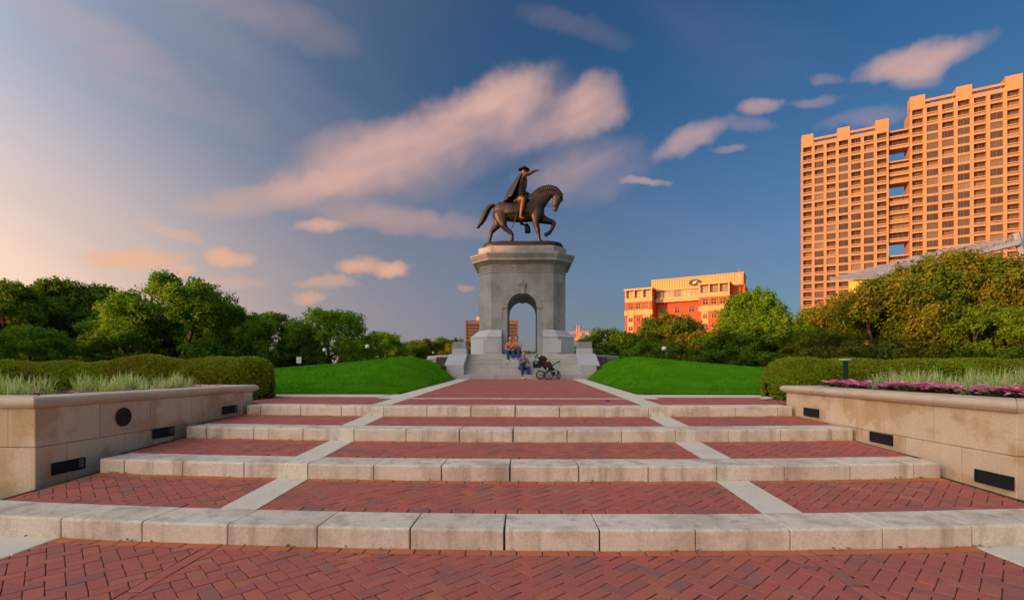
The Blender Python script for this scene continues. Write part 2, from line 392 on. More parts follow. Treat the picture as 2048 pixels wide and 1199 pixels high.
def panel_bricks(x0, x1, y0, y1, a0, a1, border_back=True, border_front=True, side=()):
    """herringbone bricks between y0+a0*arc(x) and y1+a1*arc(x); returns (poly, centre, angle, whole, orange)"""
    out = []
    fb = BW + .004
    lo = lambda x: y0 + a0 * arc(x); hi = lambda x: y1 + a1 * arc(x)
    sl0 = lambda x: a0 * 2 * CURV * x; sl1 = lambda x: a1 * 2 * CURV * x
    nb = int((x1 - x0) / BL) + 1; step = (x1 - x0) / nb
    for flag, f, sgn in ((border_back, hi, -1), (border_front, lo, 1)):
        if not flag: continue
        for i in range(nb):
            cx = x0 + (i + .5) * step; sl = (sl1 if sgn < 0 else sl0)(cx)
            cy = f(cx) + sgn * BW / 2
            out.append((rect(cx, cy, math.atan(sl), step - .001), (cx, cy), None, False, sgn < 0))
    u = BW; c45 = math.sqrt(.5)
    yl, yh = min(lo(x0), lo(x1), lo((x0 + x1) / 2)), max(hi(x0), hi(x1), hi((x0 + x1) / 2))
    for i in range(-4, int((yh - yl) / .1437) + 5):
        for j in range(int(math.floor(x0 / .2874)) - 2, int(math.ceil(x1 / .2874)) + 3):
            ox, oy = i + 2 * j, i - 2 * j
            for (px, py, an) in ((1, .5, 0), (.5, 2, 90)):
                a, b = (ox + px) * u, (oy + py) * u
                X, Y = a * c45 - b * c45, a * c45 + b * c45 + yl
                if X < x0 - .15 or X > x1 + .15 or Y < yl - .2 or Y > yh + .2: continue
                p = rect(X, Y, R(45 + an)); q = p; xa = min(max(X, x0), x1)
                bl = lo(xa) + (fb if border_front else 0); bh = hi(xa) - (fb if border_back else 0); s0, s1 = sl0(xa), sl1(xa)
                q = clip_poly(q, -1, 0, -x0); q = clip_poly(q, 1, 0, x1) if q else q
                q = clip_poly(q, s0, -1, s0 * xa - bl) if q else q
                q = clip_poly(q, -s1, 1, bh - s1 * xa) if q else q
                if len(q) < 3 or area(q) < .0012: continue
                whole = area(q) > .999 * BL * BW
                out.append((q, (X, Y) if whole else (sum(t[0] for t in q) / len(q), sum(t[1] for t in q) / len(q)), R(45 + an), whole, False))
    return out
def lay(parent, bricks, zf, slope, limit=300):
    def px(b):
        d = Vector((b[1][0], b[1][1], zf(*b[1]))) - CAMP; dep = d.dot(FWD)
        if dep < .5: return -1
        sx = 1024 + FPX * d.dot(RGT) / dep; sy = HZ - FPX * d.z / dep
        return (1 / dep ** 3) * (1 if (-10 < sx < 2058 and sy < 1210) else 1e-6)
    bricks = sorted(bricks, key=px, reverse=True)
    rnd = random.Random(len(bricks))
    st = MB(); so = MB()
    for i, b in enumerate(bricks):
        q, c, ang, whole, orange = b; mat = M['brick_orange'] if orange else M['brick']
        dz = rnd.uniform(-.0035, .0025)
        if i < limit:
            if whole:
                o = obj('brick', full_brick(ang, mat), parent, (c[0], c[1], zf(*c) + dz))
                o.rotation_euler = (math.atan(slope), 0, 0)
            else:
                mb = MB(); brick_geo([(x - c[0], y - c[1]) for x, y in q], lambda x, y: slope * y, mb)
                o = mb.build('brick', mat, parent, loc=(c[0], c[1], zf(*c) + dz))
        else: brick_geo(q, zf, so if orange else st, dz)
    for mb, m in ((st, M['brick']), (so, M['brick_orange'])):
        if mb.f: tag(mb.build('brick_paving', m, parent), kind='stuff')
def sheet(name, x0, x1, yf0, yf1, zf, mat, parent=None, nx=24, ny=2, thick=.25):
    V = []; F = []
    for j in range(ny + 1):
        for i in range(nx + 1):
            x = x0 + (x1 - x0) * i / nx; a, b = yf0(x), yf1(x); y = a + (b - a) * j / ny; V.append((x, y, zf(x, y)))
    for j in range(ny):
        for i in range(nx): F.append((j * (nx + 1) + i, j * (nx + 1) + i + 1, (j + 1) * (nx + 1) + i + 1, (j + 1) * (nx + 1) + i))
    mb = MB(); mb.add(V, F); return mb.build(name, mat, parent)
# lower plaza
PX = 3.78
plaza = structure(sheet('plaza_pavement', -PX, PX, lambda x: -4.0, lambda x: Y1 + arc(x) + .1, lambda x, y: -.008, M['joint'], nx=10))
pb = []
LX = 2.36
pb += panel_bricks(-LX + .055, LX - .055, .8, Y1, 0, 1, border_front=False)
pb += panel_bricks(-PX, -LX - .055, .8, Y1, 0, 1, border_front=False)
pb += panel_bricks(LX + .055, PX, .8, Y1, 0, 1, border_front=False)
for sx in (-LX, LX):
    y = .9
    while y < Y1 + arc(LX) - .02:
        q = clip_poly(rect(sx, y, R(90)), 0, 1, Y1 + arc(LX) - BW - .004)
        if len(q) > 2 and area(q) > .002: pb.append((q, (sum(t[0] for t in q) / len(q), sum(t[1] for t in q) / len(q)), R(90), area(q) > .999 * BL * BW, False))
        y += BL
    pb.append((rect(sx, Y1 + arc(LX) - BW / 2, 0, .115), (sx, Y1 + arc(LX) - BW / 2), None, False, True))
lay(plaza, pb, lambda x, y: 0.0, 0.0)
for s in (-1, 1):
    cp = structure(sheet('concrete_pavement', *(sorted((s * (PX + .005), s * 16.0))), lambda x: -4.0, lambda x: Y1 + arc(min(abs(x), 8)) + .2, lambda x, y: -.004, M['concrete'], nx=20))
    y = -1.0; k = 0
    for k in range(6):     # flush edging slabs with joints
        y0 = -.2 + k * .76
        y1 = min(y0 + .755, Y1 + arc(PX) - .01)
        if y1 - y0 < .1: continue
        mb = MB(); mb.box(*(sorted((s * (PX + .008), s * (PX + .36)))), y0, y1, -.05, .004)
        obj('edging_slab', bevel_mesh(mb.mesh('edging_slab', M['concrete']), .006), cp)
# four steps
BS = .755
def step_block(l, h, d):
    mb = MB(); mb.box(-l / 2, l / 2, 0, d, -h, 0); me = mb.mesh('step_stone', M['step'])
    bm = bmesh.new(); bm.from_mesh(me)
    top_front = [e for e in bm.edges if all(abs(v.co.y) < 1e-5 and abs(v.co.z) < 1e-5 for v in e.verts)]
    rest = [e for e in bm.edges if e not in top_front]
    bmesh.ops.bevel(bm, geom=top_front, offset=.022, segments=3, affect='EDGES', profile=.5)
    bmesh.ops.bevel(bm, geom=[e for e in bm.edges if e.calc_face_angle(0) > R(60)], offset=.005, segments=1, affect='EDGES', profile=.5)
    bm.to_mesh(me); bm.free(); return me
_sb = {}
STRIPX = 2.43
terr = []
def zfun(k):
    yb = YR[k] + SLAB
    sl = SL / (DEP - SLAB) if k < 3 else 0.0136
    return (lambda x, y: ZT[k] + sl * (y - yb - arc(x))), sl
EDGE = {0: 9.0, 1: WALLX, 2: WALLX, 3: WALLX - .06}
for k in range(4):
    zf, sl = zfun(k); ex = EDGE[k]; exb = WALLX if k < 3 else 5.6
    yend = (lambda k: (lambda x: YR[k + 1] + arc(x) + .1) if k < 3 else (lambda x: 11.2))(k)
    t = structure(sheet('step_terrace', -exb - .1, exb + .1, (lambda k: (lambda x: YR[k] + SLAB + arc(x) - .05))(k), yend, (lambda zf: lambda x, y: zf(x, y) - .009)(zf), M['joint'], ny=6))
    terr.append(t)
    nb = int(ex / BS) + 1
    for i in range(-nb, nb):
        x0, x1 = i * BS, (i + 1) * BS
        x0, x1 = max(x0, -ex), min(x1, ex)
        if x1 - x0 < .06: continue
        gap = .004 if x0 != 0 and x1 != 0 else .009
        l = round(x1 - x0 - 2 * gap, 3); xm = (x0 + x1) / 2
        if l not in _sb: _sb[l] = step_block(l, RZ + .12, SLAB)
        o = obj('step_stone', _sb[l], t, (xm, YR[k] + arc(xm), ZT[k] + random.uniform(-.0015, .0015)))
        o.rotation_euler = (0, 0, math.atan(2 * CURV * xm))
    # backing under the joints
    hb = MB()
    xs = [-ex + 2 * ex * i / 24 for i in range(25)]
    hb.loft([[(x, YR[k] + arc(x) + .02, ZT[k] - RZ - .1), (x, YR[k] + arc(x) + SLAB - .01, ZT[k] - RZ - .1), (x, YR[k] + arc(x) + SLAB - .01, ZT[k] - .015), (x, YR[k] + arc(x) + .02, ZT[k] - .015)] for x in xs])
    hb.build('joint_bed', M['joint'], t)
    # concrete strips
    for s in (-1, 1):
        w = .175; x0, x1 = s * STRIPX - w, s * STRIPX + w
        ya = lambda x: YR[k] + SLAB + arc(x) + .004
        yb_ = (lambda x: YR[k + 1] + arc(x) - .004) if k < 3 else (lambda x: 10.05)
        mb = MB(); mb.loft([[(x, ya(x), zf(x, ya(x)) - .05), (x, yb_(x), zf(x, yb_(x)) - .05), (x, yb_(x), zf(x, yb_(x)) + .002), (x, ya(x), zf(x, ya(x)) + .002)] for x in (x0, x1)])
        mb.build('concrete_strip', M['concrete'], t)
    if k < 3:
        bl = []
        for (a, b) in ((-STRIPX + .18, STRIPX - .18), (-WALLX, -STRIPX - .18), (STRIPX + .18, WALLX)):
            bl += panel_bricks(a, b, YR[k] + SLAB, YR[k + 1], 1, 1)
        lay(t, bl, zf, sl, 300 if k < 2 else 300)
    else:
        # upper terrace: running bond strips, a thin band, then the path to the monument
        def running(x0, x1, y0, y1, a0=0.0):
            out = []; r = 0; y = y0
            while y < y1 - .02:
                x = x0 - (BL / 2 if r % 2 else 0)
                while x < x1 - .02:
                    xa, xb = max(x, x0), min(x + BL, x1); yb2 = min(y + BW, y1)
                    if xb - xa > .03:
                        cx, cy = (xa + xb) / 2, (y + yb2) / 2
                        sh = a0 * arc(cx) * max(0, 1 - (y - y0) / max(.01, (y1 - y0)))
                        out.append(([(xa, y + sh), (xb, y + sh), (xb, yb2 + sh), (xa, yb2 + sh)], (cx, cy + sh), 0.0, False, False))
                    x += BL
                y += BW; r += 1
            return out
        bl = running(-STRIPX + .18, STRIPX - .18, YR[3] + SLAB, 10.0, 1.0)
        bl += running(-5.3, -STRIPX - .18, YR[3] + SLAB, 10.45, 1.0) + running(STRIPX + .18, 5.3, YR[3] + SLAB, 10.45, 1.0)
        lay(t, bl, zf, sl, 120)
        mb = MB(); mb.loft([[(x, 10.01, zf(x, 10.01) - .05), (x, 10.16, zf(x, 10.16) - .05), (x, 10.16, zf(x, 10.16) + .002), (x, 10.01, zf(x, 10.01) + .002)] for x in (-STRIPX + .18, STRIPX - .18)])
        mb.build('concrete_band', M['concrete'], t)
ZF3 = zfun(3)[0]
def zpath(x, y): return ZT[3] + .0136 * (y - YR[3] - SLAB)
path = structure(sheet('brick_path', -2.9, 2.9, lambda x: 10.1, lambda x: 21.4, lambda x, y: zpath(x, y) - .006, M['joint'], ny=4))
pl = []
r = 0; y = 10.17
st = MB()
while y < 21.02:
    x = -2.25 - (BL / 2 if r % 2 else 0)
    while x < 2.25:
        xa, xb = max(x, -2.25), min(x + BL, 2.25)
        if xb - xa > .03: brick_geo([(xa, y), (xb, y), (xb, y + BW), (xa, y + BW)], zpath, st, random.uniform(-.001, .001))
        x += BL
    y += BW; r += 1
tag(st.build('brick_paving', M['brick'], path), kind='stuff')
for s in (-1, 1):
    n = 9
    for i in range(n):
        y0 = 10.06 + i * (10.94 / n); y1 = 10.06 + (i + 1) * (10.94 / n) - .008
        mb = MB(); xa, xb = sorted((s * 2.26, s * (2.78 if i else 2.95)))
        mb.loft([[(x, y0, zpath(x, y0) - .06), (x, y1, zpath(x, y1) - .06), (x, y1, zpath(x, y1) + .004), (x, y0, zpath(x, y0) + .004)] for x in (xa, xb)])
        mb.build('edging_slab', M['concrete'], path)
    for i in range(4):
        x0, x1 = s * (2.8 + i * 1.3 + .2), s * (2.8 + (i + 1) * 1.3 + .19)
        mb = MB(); mb.loft([[(x, 10.47, zpath(x, 10.47) - .06), (x, 11.25, zpath(x, 11.25) - .06), (x, 11.25, zpath(x, 11.25) + .003), (x, 10.47, zpath(x, 10.47) + .003)] for x in sorted((x0, x1))])
        mb.build('edging_slab', M['concrete'], path)
# leaf litter against the risers
def litter():
    V = []; F = []; rnd = random.Random(4)
    for k in range(4):
        zf0 = (lambda x, y: 0.0) if k == 0 else zfun(k - 1)[0]
        for i in range([60, 50, 40, 30][k]):
            x = rnd.uniform(-4.4, 4.4) if rnd.random() < .65 else rnd.choice((-1, 1)) * (4.75 - abs(rnd.gauss(0, .25)))
            y = YR[k] + arc(x) - .015 - abs(rnd.gauss(0, .02)); z = zf0(x, y) + .012
            s = rnd.uniform(.012, .028); a = rnd.uniform(0, 6.3); t = rnd.uniform(-.5, .5)
            b = len(V)
            for (u, v, w) in ((-1, 0, .2), (0, -.45, 0), (1, 0, .35), (0, .45, .25)):
                V.append((x + s * (u * math.cos(a) - v * math.sin(a)), y + s * (u * math.sin(a) + v * math.cos(a)), z + s * w + s * t * v))
            F.append((b, b + 1, b + 2, b + 3))
    for i in range(70):
        x = rnd.uniform(-3.7, 3.7); y = rnd.uniform(2.4, 3.7); s = rnd.uniform(.008, .02); a = rnd.uniform(0, 6.3); b = len(V)
        for (u, v, w) in ((-1, 0, .2), (0, -.45, 0), (1, 0, .35), (0, .45, .25)):
            V.append((x + s * (u * math.cos(a) - v * math.sin(a)), y + s * (u * math.sin(a) + v * math.cos(a)), .006 + s * w))
        F.append((b, b + 1, b + 2, b + 3))
    me = fast_mesh('leaf_litter', np.array(V), np.array(F), leaf_material('dry_leaf', [(.20, .09, .03), (.34, .17, .06), (.12, .06, .03)], .1))
    tag(obj('leaf_litter', me), 'dry brown leaves caught along the feet of the steps', 'leaves', kind='stuff')
litter()
# ------------------------------------------------------------------ planters
BLK = {}
def stone(l, h, t=.34, bev=.006, m='planter', name='stone_block'):
    k = (round(l, 3), round(h, 3), t, m)
    if k not in BLK:
        mb = MB(); mb.box(0, l, 0, t, 0, h); BLK[k] = bevel_mesh(mb.mesh(name, M[m]), bev, 1)
    return BLK[k]
def coping_mesh(l, t0=0, t1=0):
    prof = [(-.055, .02), (-.075, .045), (-.078, .07), (-.066, .098), (-.045, .115), (.0, .12), (.36, .12), (.36, .0), (-.03, .0)]
    mb = MB(); mb.loft([[(p[0] * t0, p[0], p[1]) for p in prof], [(l - p[0] * t1, p[0], p[1]) for p in prof]]); return bevel_mesh(mb.mesh('coping_stone', M['coping']), .004, 1, 50)
ZC0, ZC1 = 1.0, .572
def wall_run(parent, A, B, first_gap=0.0, base=-.02, m0=0, m1=0, copn=1.9):
    """stone wall from A to B; the exposed face is on the right-hand side walking A -> B"""
    A = Vector((A[0], A[1], 0)); B = Vector((B[0], B[1], 0)); d = B - A; L = d.length; ang = math.atan2(d.y, d.x)
    for (z0, z1, sh) in ((base, ZC1, .35), (ZC1 + .005, ZC0, 0.0)):
        p = 0.0
        cuts = [0.0]
        q = sh if sh else .755
        while q < L - .2: cuts.append(q); q += .755
        cuts.append(L)
        for a, b in zip(cuts, cuts[1:]):
            o = obj('stone_block', stone(b - a - .005, z1 - z0), parent, A + d.normalized() * (a + .0025) + Vector((0, 0, z0)), (0, 0, ang))
            o.location += Vector((-math.sin(ang), math.cos(ang), 0)) * random.uniform(0, .003)
    n = max(1, round(L / copn)); l = L / n
    for i in range(n):
        obj('coping_stone', coping_mesh(l - .006, m0 if i == 0 else 0, m1 if i == n - 1 else 0), parent, A + d.normalized() * (i * l + .003) + Vector((0, 0, ZC0 + .004)), (0, 0, ang))
def step_light(parent, x, y, z, s):
    """louvred step light in a side wall; s=+1 wall on the right facing -X"""
    h = .135; w = .40
    e = MB()
    fr = MB(); t = .012
    for (a, b, c, d) in ((-w / 2, w / 2, 0, t), (-w / 2, w / 2, h - t, h), (-w / 2, -w / 2 + t, t, h - t), (w / 2 - t, w / 2, t, h - t)):
        fr.box(-.012, .006, a, b, c, d)
    fr.box(-.002, .004, -w / 2, w / 2, 0, h)
    o = fr.build('step_light', M['black_metal'], parent, loc=(x, y, z), rot=(0, 0, 0 if s > 0 else math.pi))
    for i in range(5):
        sl = MB(); z0 = t + .004 + i * (h - 2 * t) / 5
        sl.add([(-.011, -w / 2 + t, z0), (-.011, w / 2 - t, z0), (-.003, w / 2 - t, z0 + .013), (-.003, -w / 2 + t, z0 + .013), (-.008, -w / 2 + t, z0 - .002), (-.008, w / 2 - t, z0 - .002), (-.001, w / 2 - t, z0 + .011), (-.001, -w / 2 + t, z0 + .011)],
               [(0, 1, 2, 3), (7, 6, 5, 4), (0, 4, 5, 1), (1, 5, 6, 2), (2, 6, 7, 3), (3, 7, 4, 0)])
        sl.build('slat', M['black_metal'], o)
    return o
pr = empty('planter', (0, 0, 0)); tag(pr, 'raised stone planter with pink flowers and three vents, on the right of the steps', 'planter', 'raised planters beside the steps')
plf = empty('planter', (0, 0, 0)); tag(plf, 'raised stone planter with a round plaque and rocks, on the left of the steps', 'planter', 'raised planters beside the steps')
RC = (4.95, 4.80); RF = (4.86, 8.75); LC = (-5.14, 5.06); LF = (-4.92, 8.85)
# right: exposed face towards -X: walk from far to near (right-hand side is -X), then along the front
wall_run(pr, RF, RC, m0=1, m1=1); wall_run(pr, (RC[0] + .002, RC[1] + .002), (13.0, 4.95), m0=1); wall_run(pr, (6.4, RF[1]), RF, m1=1)
wall_run(plf, LC, LF, m0=1, m1=1); wall_run(plf, (-13.0, 5.35), (LC[0] - .002, LC[1] + .002), m1=1); wall_run(plf, LF, (-6.6, LF[1]), m0=1)
for s, C, Fp, par in ((1, RC, RF, pr), (-1, LC, LF, plf)):
    mb = MB(); poly = [(C[0] + s * .3, C[1] + .3), (s * 13.0, C[1] + .45), (s * 13.0, Fp[1] - .3), (Fp[0] + s * .3, Fp[1] - .3)]
    mb.prism(poly, .2, 1.03)
    mb.build('soil', M['soil'], par)
def wx(C, Fp, y): return C[0] + (Fp[0] - C[0]) * (y - C[1]) / (Fp[1] - C[1])
for (y, z) in ((8.02, .625), (6.52, .42), (5.02, .222)): step_light(pr, wx(RC, RF, y) - .004, y, z + .015, 1)
for (y, z) in ((8.20, .635), (6.78, .43), (5.42, .225)): step_light(plf, wx(LC, LF, y) + .004, y, z + .015, -1)
def plaque():
    y = 6.13; mb = MB(); mb.lathe([(.118, 0), (.122, .006), (.118, .012), (.104, .014), (.100, .009), (.0005, .010)], n=32)
    o = mb.build('plaque', M['bronze_dark'], plf, loc=(wx(LC, LF, y) + .004, y, .80), rot=(0, R(90), 0)); tag(o, 'round dark bronze plaque'); 
    e = MB(); e.torus((0, 0, .012), .06, .006, 'Z', 24, 6); e.build('emblem_ring', M['bronze_dark'], o)
plaque()
# ------------------------------------------------------------------ lawns
def hcrest(ax):
    return float(np.interp(ax, [2.8, 3.6, 5.0, 6.8, 9.8, 14, 22, 40], [1.86, 1.90, 1.78, 1.60, 1.36, 1.1, .8, .2]))
def lawn_z(x, y):
    ax = abs(x); z0 = zpath(0, max(10.2, min(y, 21))) + .02
    t = min(1, max(0, (y - 11.3) / 7.2)); t = t * t * (3 - 2 * t)
    hc = hcrest(ax)
    side = min(1, max(0, (ax - 2.85) / 1.5)); side = side ** .7
    z = z0 + (hc - z0) * t * side if hc > z0 or y > 11.3 else z0
    if y > 20: z -= max(0, (y - 22)) * .06
    return max(z, .05)
GRASS = leaf_material('grass_blade', [(.115, .36, .004), (.08, .28, .004), (.15, .40, .008)], .2, big=(.075, .27, .004), big_scale=1.1)
def lawn(s):
    nx, ny = 110, 90; V = []; idx = {}
    xs = [2.8 + 37 * (i / nx) ** 1.8 for i in range(nx + 1)]; ys = [11.22 + 22 * (j / ny) ** 1.2 for j in range(ny + 1)]
    def keep(x, y): return not (y > 20.3 and x < 3.5 + min(.0, 0)) and not (math.hypot(x, y - 26.6) < 5.45)
    F = []
    for j, y in enumerate(ys):
        for i, x in enumerate(xs): V.append((s * x, y, lawn_z(x, y)))
    for j in range(ny):
        for i in range(nx):
            cx, cy = (xs[i] + xs[i + 1]) / 2, (ys[j] + ys[j + 1]) / 2
            if keep(cx, cy): F.append((j * (nx + 1) + i, j * (nx + 1) + i + 1, (j + 1) * (nx + 1) + i + 1, (j + 1) * (nx + 1) + i))
    o = obj('lawn', fast_mesh('lawn', np.array(V), np.array(F), M['lawn'], True))
    structure(o)
    rng = np.random.default_rng(3 if s > 0 else 4); n = 90000
    x = 2.82 + 12 * rng.random(n) ** 1.3; y = 11.24 + 9.5 * rng.random(n) ** 1.35
    k = np.array([keep(a, b) for a, b in zip(x, y)]); x, y = x[k], y[k]; n = len(x)
    z = np.array([lawn_z(a, b) for a, b in zip(x, y)])
    h = .035 + .03 * rng.random(n); a = rng.random(n) * 6.283; w = .006 + .004 * rng.random(n); ln = .03 * rng.random(n); b = rng.random(n) * 6.283
    P = np.stack([s * x, y, z - .004], 1); d = np.stack([np.cos(a) * w, np.sin(a) * w, 0 * w], 1)
    T = P + np.stack([np.cos(b) * ln, np.sin(b) * ln, h], 1)
    VV = np.stack([P - d, P + d, T], 1).reshape(-1, 3); FF = np.arange(3 * n).reshape(-1, 3)
    tag(obj('grass', fast_mesh('grass', VV, FF, GRASS)), 'short mown grass on the %s lawn mound' % ('right' if s > 0 else 'left'), 'grass', kind='stuff')
lawn(1); lawn(-1)
# dark soil beds beside the stair abutments
for s in (-1, 1):
    mb = MB(); mb.loft([[(s * 3.3, 20.9, .8), (s * 3.75, 20.9, .8), (s * 3.7, 20.9, 1.42), (s * 3.3, 20.9, 1.5)], [(s * 3.3, 22.6, .8), (s * 4.2, 22.6, .8), (s * 4.0, 22.6, 1.95), (s * 3.3, 22.6, 1.95)]])
    tag(mb.build('soil_bed', M['soil']), kind='structure')
# ------------------------------------------------------------------ hedges
HEDGE_R = leaf_material('hedge_leaf', [(.18, .33, .012), (.26, .40, .014), (.12, .23, .010), (.34, .40, .02)], .4, big=(.28, .31, .02), big_scale=.8)
HEDGE_L = leaf_material('hedge_leaf_dark', [(.17, .31, .012), (.25, .37, .014), (.115, .21, .010), (.31, .34, .02)], .4, big=(.26, .25, .02), big_scale=.7)
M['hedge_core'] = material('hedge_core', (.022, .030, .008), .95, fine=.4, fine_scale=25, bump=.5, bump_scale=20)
def hedge(name, x0, x1, yc, hw, z0, z1, mat, label, nleaf, seed, ends=(1, 1), bend=0.0):
    rng = np.random.default_rng(seed)
    L = x1 - x0; nu, nv = 90, 22; rings = []
    e = empty(name, ((x0 + x1) / 2, yc, z0)); tag(e, label, 'hedge', 'clipped hedges behind the planters')
    def surf(u, v):
        """u along 0..1, v around the section 0..1 (front foot, over the top, back foot)"""
        x = x0 + L * u
        de = 1e9
        if ends[0]: de = min(de, x - x0)
        if ends[1]: de = min(de, x1 - x)
        q = np.clip(de / (hw * 1.05), 0, 1); q = np.sqrt(np.maximum(0, 1 - (1 - q) ** 2)) * .97 + .03
        th = np.pi * v; cx, cz = np.cos(th), np.sin(th)
        ex = .62
        yy = -np.sign(cx) * np.abs(cx) ** ex * hw * q * (1 - .12 * (cz > .99))
        H = (z1 - z0) * (.55 + .45 * np.minimum(1, q * 1.15))
        zz = np.abs(cz) ** .66 * H
        n = .035 * np.sin(x * 5.1 + v * 7) + .03 * np.sin(x * 2.3 + 1.7 + seed) + .025 * np.sin(v * 19 + x * 3.3)
        return x, yc + bend * (x - x0) ** 2 + yy * (1 + n), z0 + zz * (1 + n * .8)
    U, Vv = np.meshgrid(np.linspace(0.002, .998, nu), np.linspace(0, 1, nv), indexing='ij')
    f = np.vectorize(surf); X, Y, Z = f(U, Vv)
    cm = np.stack([X, Y, Z], -1).reshape(-1, 3); ctr = np.stack([X.mean(1), Y.mean(1), Z.mean(1) - .1], -1)
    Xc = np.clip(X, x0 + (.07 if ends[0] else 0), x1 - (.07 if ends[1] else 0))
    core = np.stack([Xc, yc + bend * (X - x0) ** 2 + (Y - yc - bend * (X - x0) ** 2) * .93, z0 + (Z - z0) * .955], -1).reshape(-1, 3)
    F = [(i * nv + j, (i + 1) * nv + j, (i + 1) * nv + j + 1, i * nv + j + 1) for i in range(nu - 1) for j in range(nv - 1)]
    org = np.array([(x0 + x1) / 2, yc, z0])
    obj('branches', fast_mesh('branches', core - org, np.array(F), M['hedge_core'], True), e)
    u = rng.random(nleaf); v = rng.random(nleaf) ** .8 * .75
    if ends[0]: u[: nleaf // 6] = rng.random(nleaf // 6) * (.9 / L)
    if ends[1]: u[nleaf // 6: nleaf // 3] = 1 - rng.random(nleaf // 3 - nleaf // 6) * (.9 / L)
    v[: nleaf // 3] = rng.random(nleaf // 3)
    x, y, z = f(u, v); P = np.stack([x, y, z], -1) - org
    P += rng.normal(0, .014, P.shape)
    s = .018 + .016 * rng.random(nleaf)
    a = rng.normal(0, 1, (nleaf, 3)); a /= np.linalg.norm(a, axis=1, keepdims=True); b = rng.normal(0, 1, (nleaf, 3)); b -= a * (a * b).sum(1, keepdims=True); b /= np.linalg.norm(b, axis=1, keepdims=True)
    VV = np.stack([P - a * s[:, None], P + b * s[:, None] * .5, P + a * s[:, None], P - b * s[:, None] * .5], 1).reshape(-1, 3)
    obj('foliage', fast_mesh('foliage', VV, np.arange(4 * nleaf).reshape(-1, 4), mat), e)
    return e
hedge('clipped_hedge', 5.22, 14.5, 10.2, .68, .74, 1.59, HEDGE_R, 'long clipped hedge with a rounded end behind the right planter', 75000, 11, (1, 0))
hedge('clipped_hedge', -8.75, -5.26, 10.1, .68, .74, 1.64, HEDGE_L, 'rounded brownish hedge behind the left planter beside the lawn', 60000, 12, (1, 1))
hedge('clipped_hedge', -15.5, -8.55, 10.6, .7, .70, 1.56, HEDGE_L, 'green hedge running off the left edge behind pale striped grasses', 50000, 13, (0, 1))
# ------------------------------------------------------------------ planting
BLADE = leaf_material('striped_grass_blade', [(.50, .64, .18), (.32, .50, .10), (.78, .80, .38), (.22, .38, .07), (.60, .70, .26)], .4)
def tuft_mesh(seed, n=46, h=.34):
    rng = random.Random(seed); V = []; F = []
    for i in range(n):
        a = rng.uniform(0, 6.283); lean = rng.uniform(.05, .9) ; L = h * rng.uniform(.6, 1.2); w = rng.uniform(.006, .011)
        bx, by = rng.gauss(0, .035), rng.gauss(0, .035); px, py = -math.sin(a), math.cos(a); b0 = len(V); seg = 4
        for k in range(seg + 1):
            t = k / seg; out = lean * L * t * t * .8; z = L * t * (1 - .28 * lean * t); ww = w * (1 - t) ** .6 * (1 if k < seg else .05)
            c = (bx + math.cos(a) * out, by + math.sin(a) * out, z)
            V += [(c[0] + px * ww, c[1] + py * ww, c[2]), (c[0] - px * ww, c[1] - py * ww, c[2])]
        for k in range(seg): F.append((b0 + 2 * k, b0 + 2 * k + 1, b0 + 2 * k + 3, b0 + 2 * k + 2))
    return fast_mesh('lily_turf', np.array(V), np.array(F), BLADE)
TM = [tuft_mesh(i) for i in range(5)]
def tuft(x, y, z, s, label, grp, rnd):
    o = obj('lily_turf', rnd.choice(TM), None, (x, y, z), (0, 0, rnd.uniform(0, 6.3))); o.scale = (s, s, s * rnd.uniform(.9, 1.15)); tag(o, label, 'plant', grp)
rnd = random.Random(5)
for i in range(62):
    y = rnd.uniform(5.15, 8.0); x = 5.45 + rnd.random() ** 1.4 * 3.4
    if y > 7.0 and x < 5.6: x += .3
    tuft(x, y, 1.02, rnd.uniform(.85, 1.2), 'pale striped grass clump behind the pink flowers in the right planter', 'striped grasses in the right planter', rnd)
for i in range(26):
    y = rnd.uniform(6.15, 8.0); x = -5.35 - abs(rnd.gauss(0, .35))
    tuft(x, y, 1.02, rnd.uniform(.75, 1.1), 'pale striped grass clump behind the plaque in the left planter', 'striped grasses right of the rock', rnd)
for i in range(30):
    x = rnd.uniform(-8.4, -5.75); y = rnd.uniform(5.5, 6.2)
    tuft(x, y, 1.02, rnd.uniform(.75, 1.1), 'pale striped grass clump left of the rock in the left planter', 'striped grasses left of the rock', rnd)
M['petal'] = leaf_material('petal', [(.95, .11, .42), (.95, .20, .50), (.88, .08, .34), (.95, .55, .66)], .35)
M['flower_leaf'] = leaf_material('flower_leaf', [(.05, .09, .02), (.08, .12, .03), (.04, .07, .02)], .2)
def flower_protos():
    out = []
    for sd in range(4):
        rg = random.Random(sd); lv = MB(); 
        for i in range(40):
            a = rg.uniform(0, 6.3); r = rg.uniform(0, .10); z = rg.uniform(.01, .08); s = rg.uniform(.015, .03); t = rg.uniform(0, 6.3)
            c = Vector((r * math.cos(a), r * math.sin(a), z)); u = Vector((math.cos(t), math.sin(t), .4)) * s; v = Vector((-math.sin(t), math.cos(t), rg.uniform(-.4, .4))) * s * .5
            lv.add([c - u, c + v, c + u, c - v], [(0, 1, 2, 3)])
        blooms = []
        for i in range(rg.randint(6, 10)):
            a = rg.uniform(0, 6.3); r = rg.uniform(0.02, .10); fl = MB(); c = Vector((r * math.cos(a), r * math.sin(a), rg.uniform(.07, .11))); tl = rg.uniform(-.5, .5)
            for k in range(5):
                b = 2 * math.pi * k / 5; d = Vector((math.cos(b), math.sin(b), .25 + tl * math.cos(b))) * .030; e = Vector((-math.sin(b), math.cos(b), 0)) * .018
                fl.add([c, c + d * .7 + e, c + d * 1.1, c + d * .7 - e], [(0, 1, 2, 3)])
            blooms.append(fl.mesh('blossom', M['petal']))
        out.append((lv.mesh('leaves', M['flower_leaf']), blooms))
    return out
FP = flower_protos()
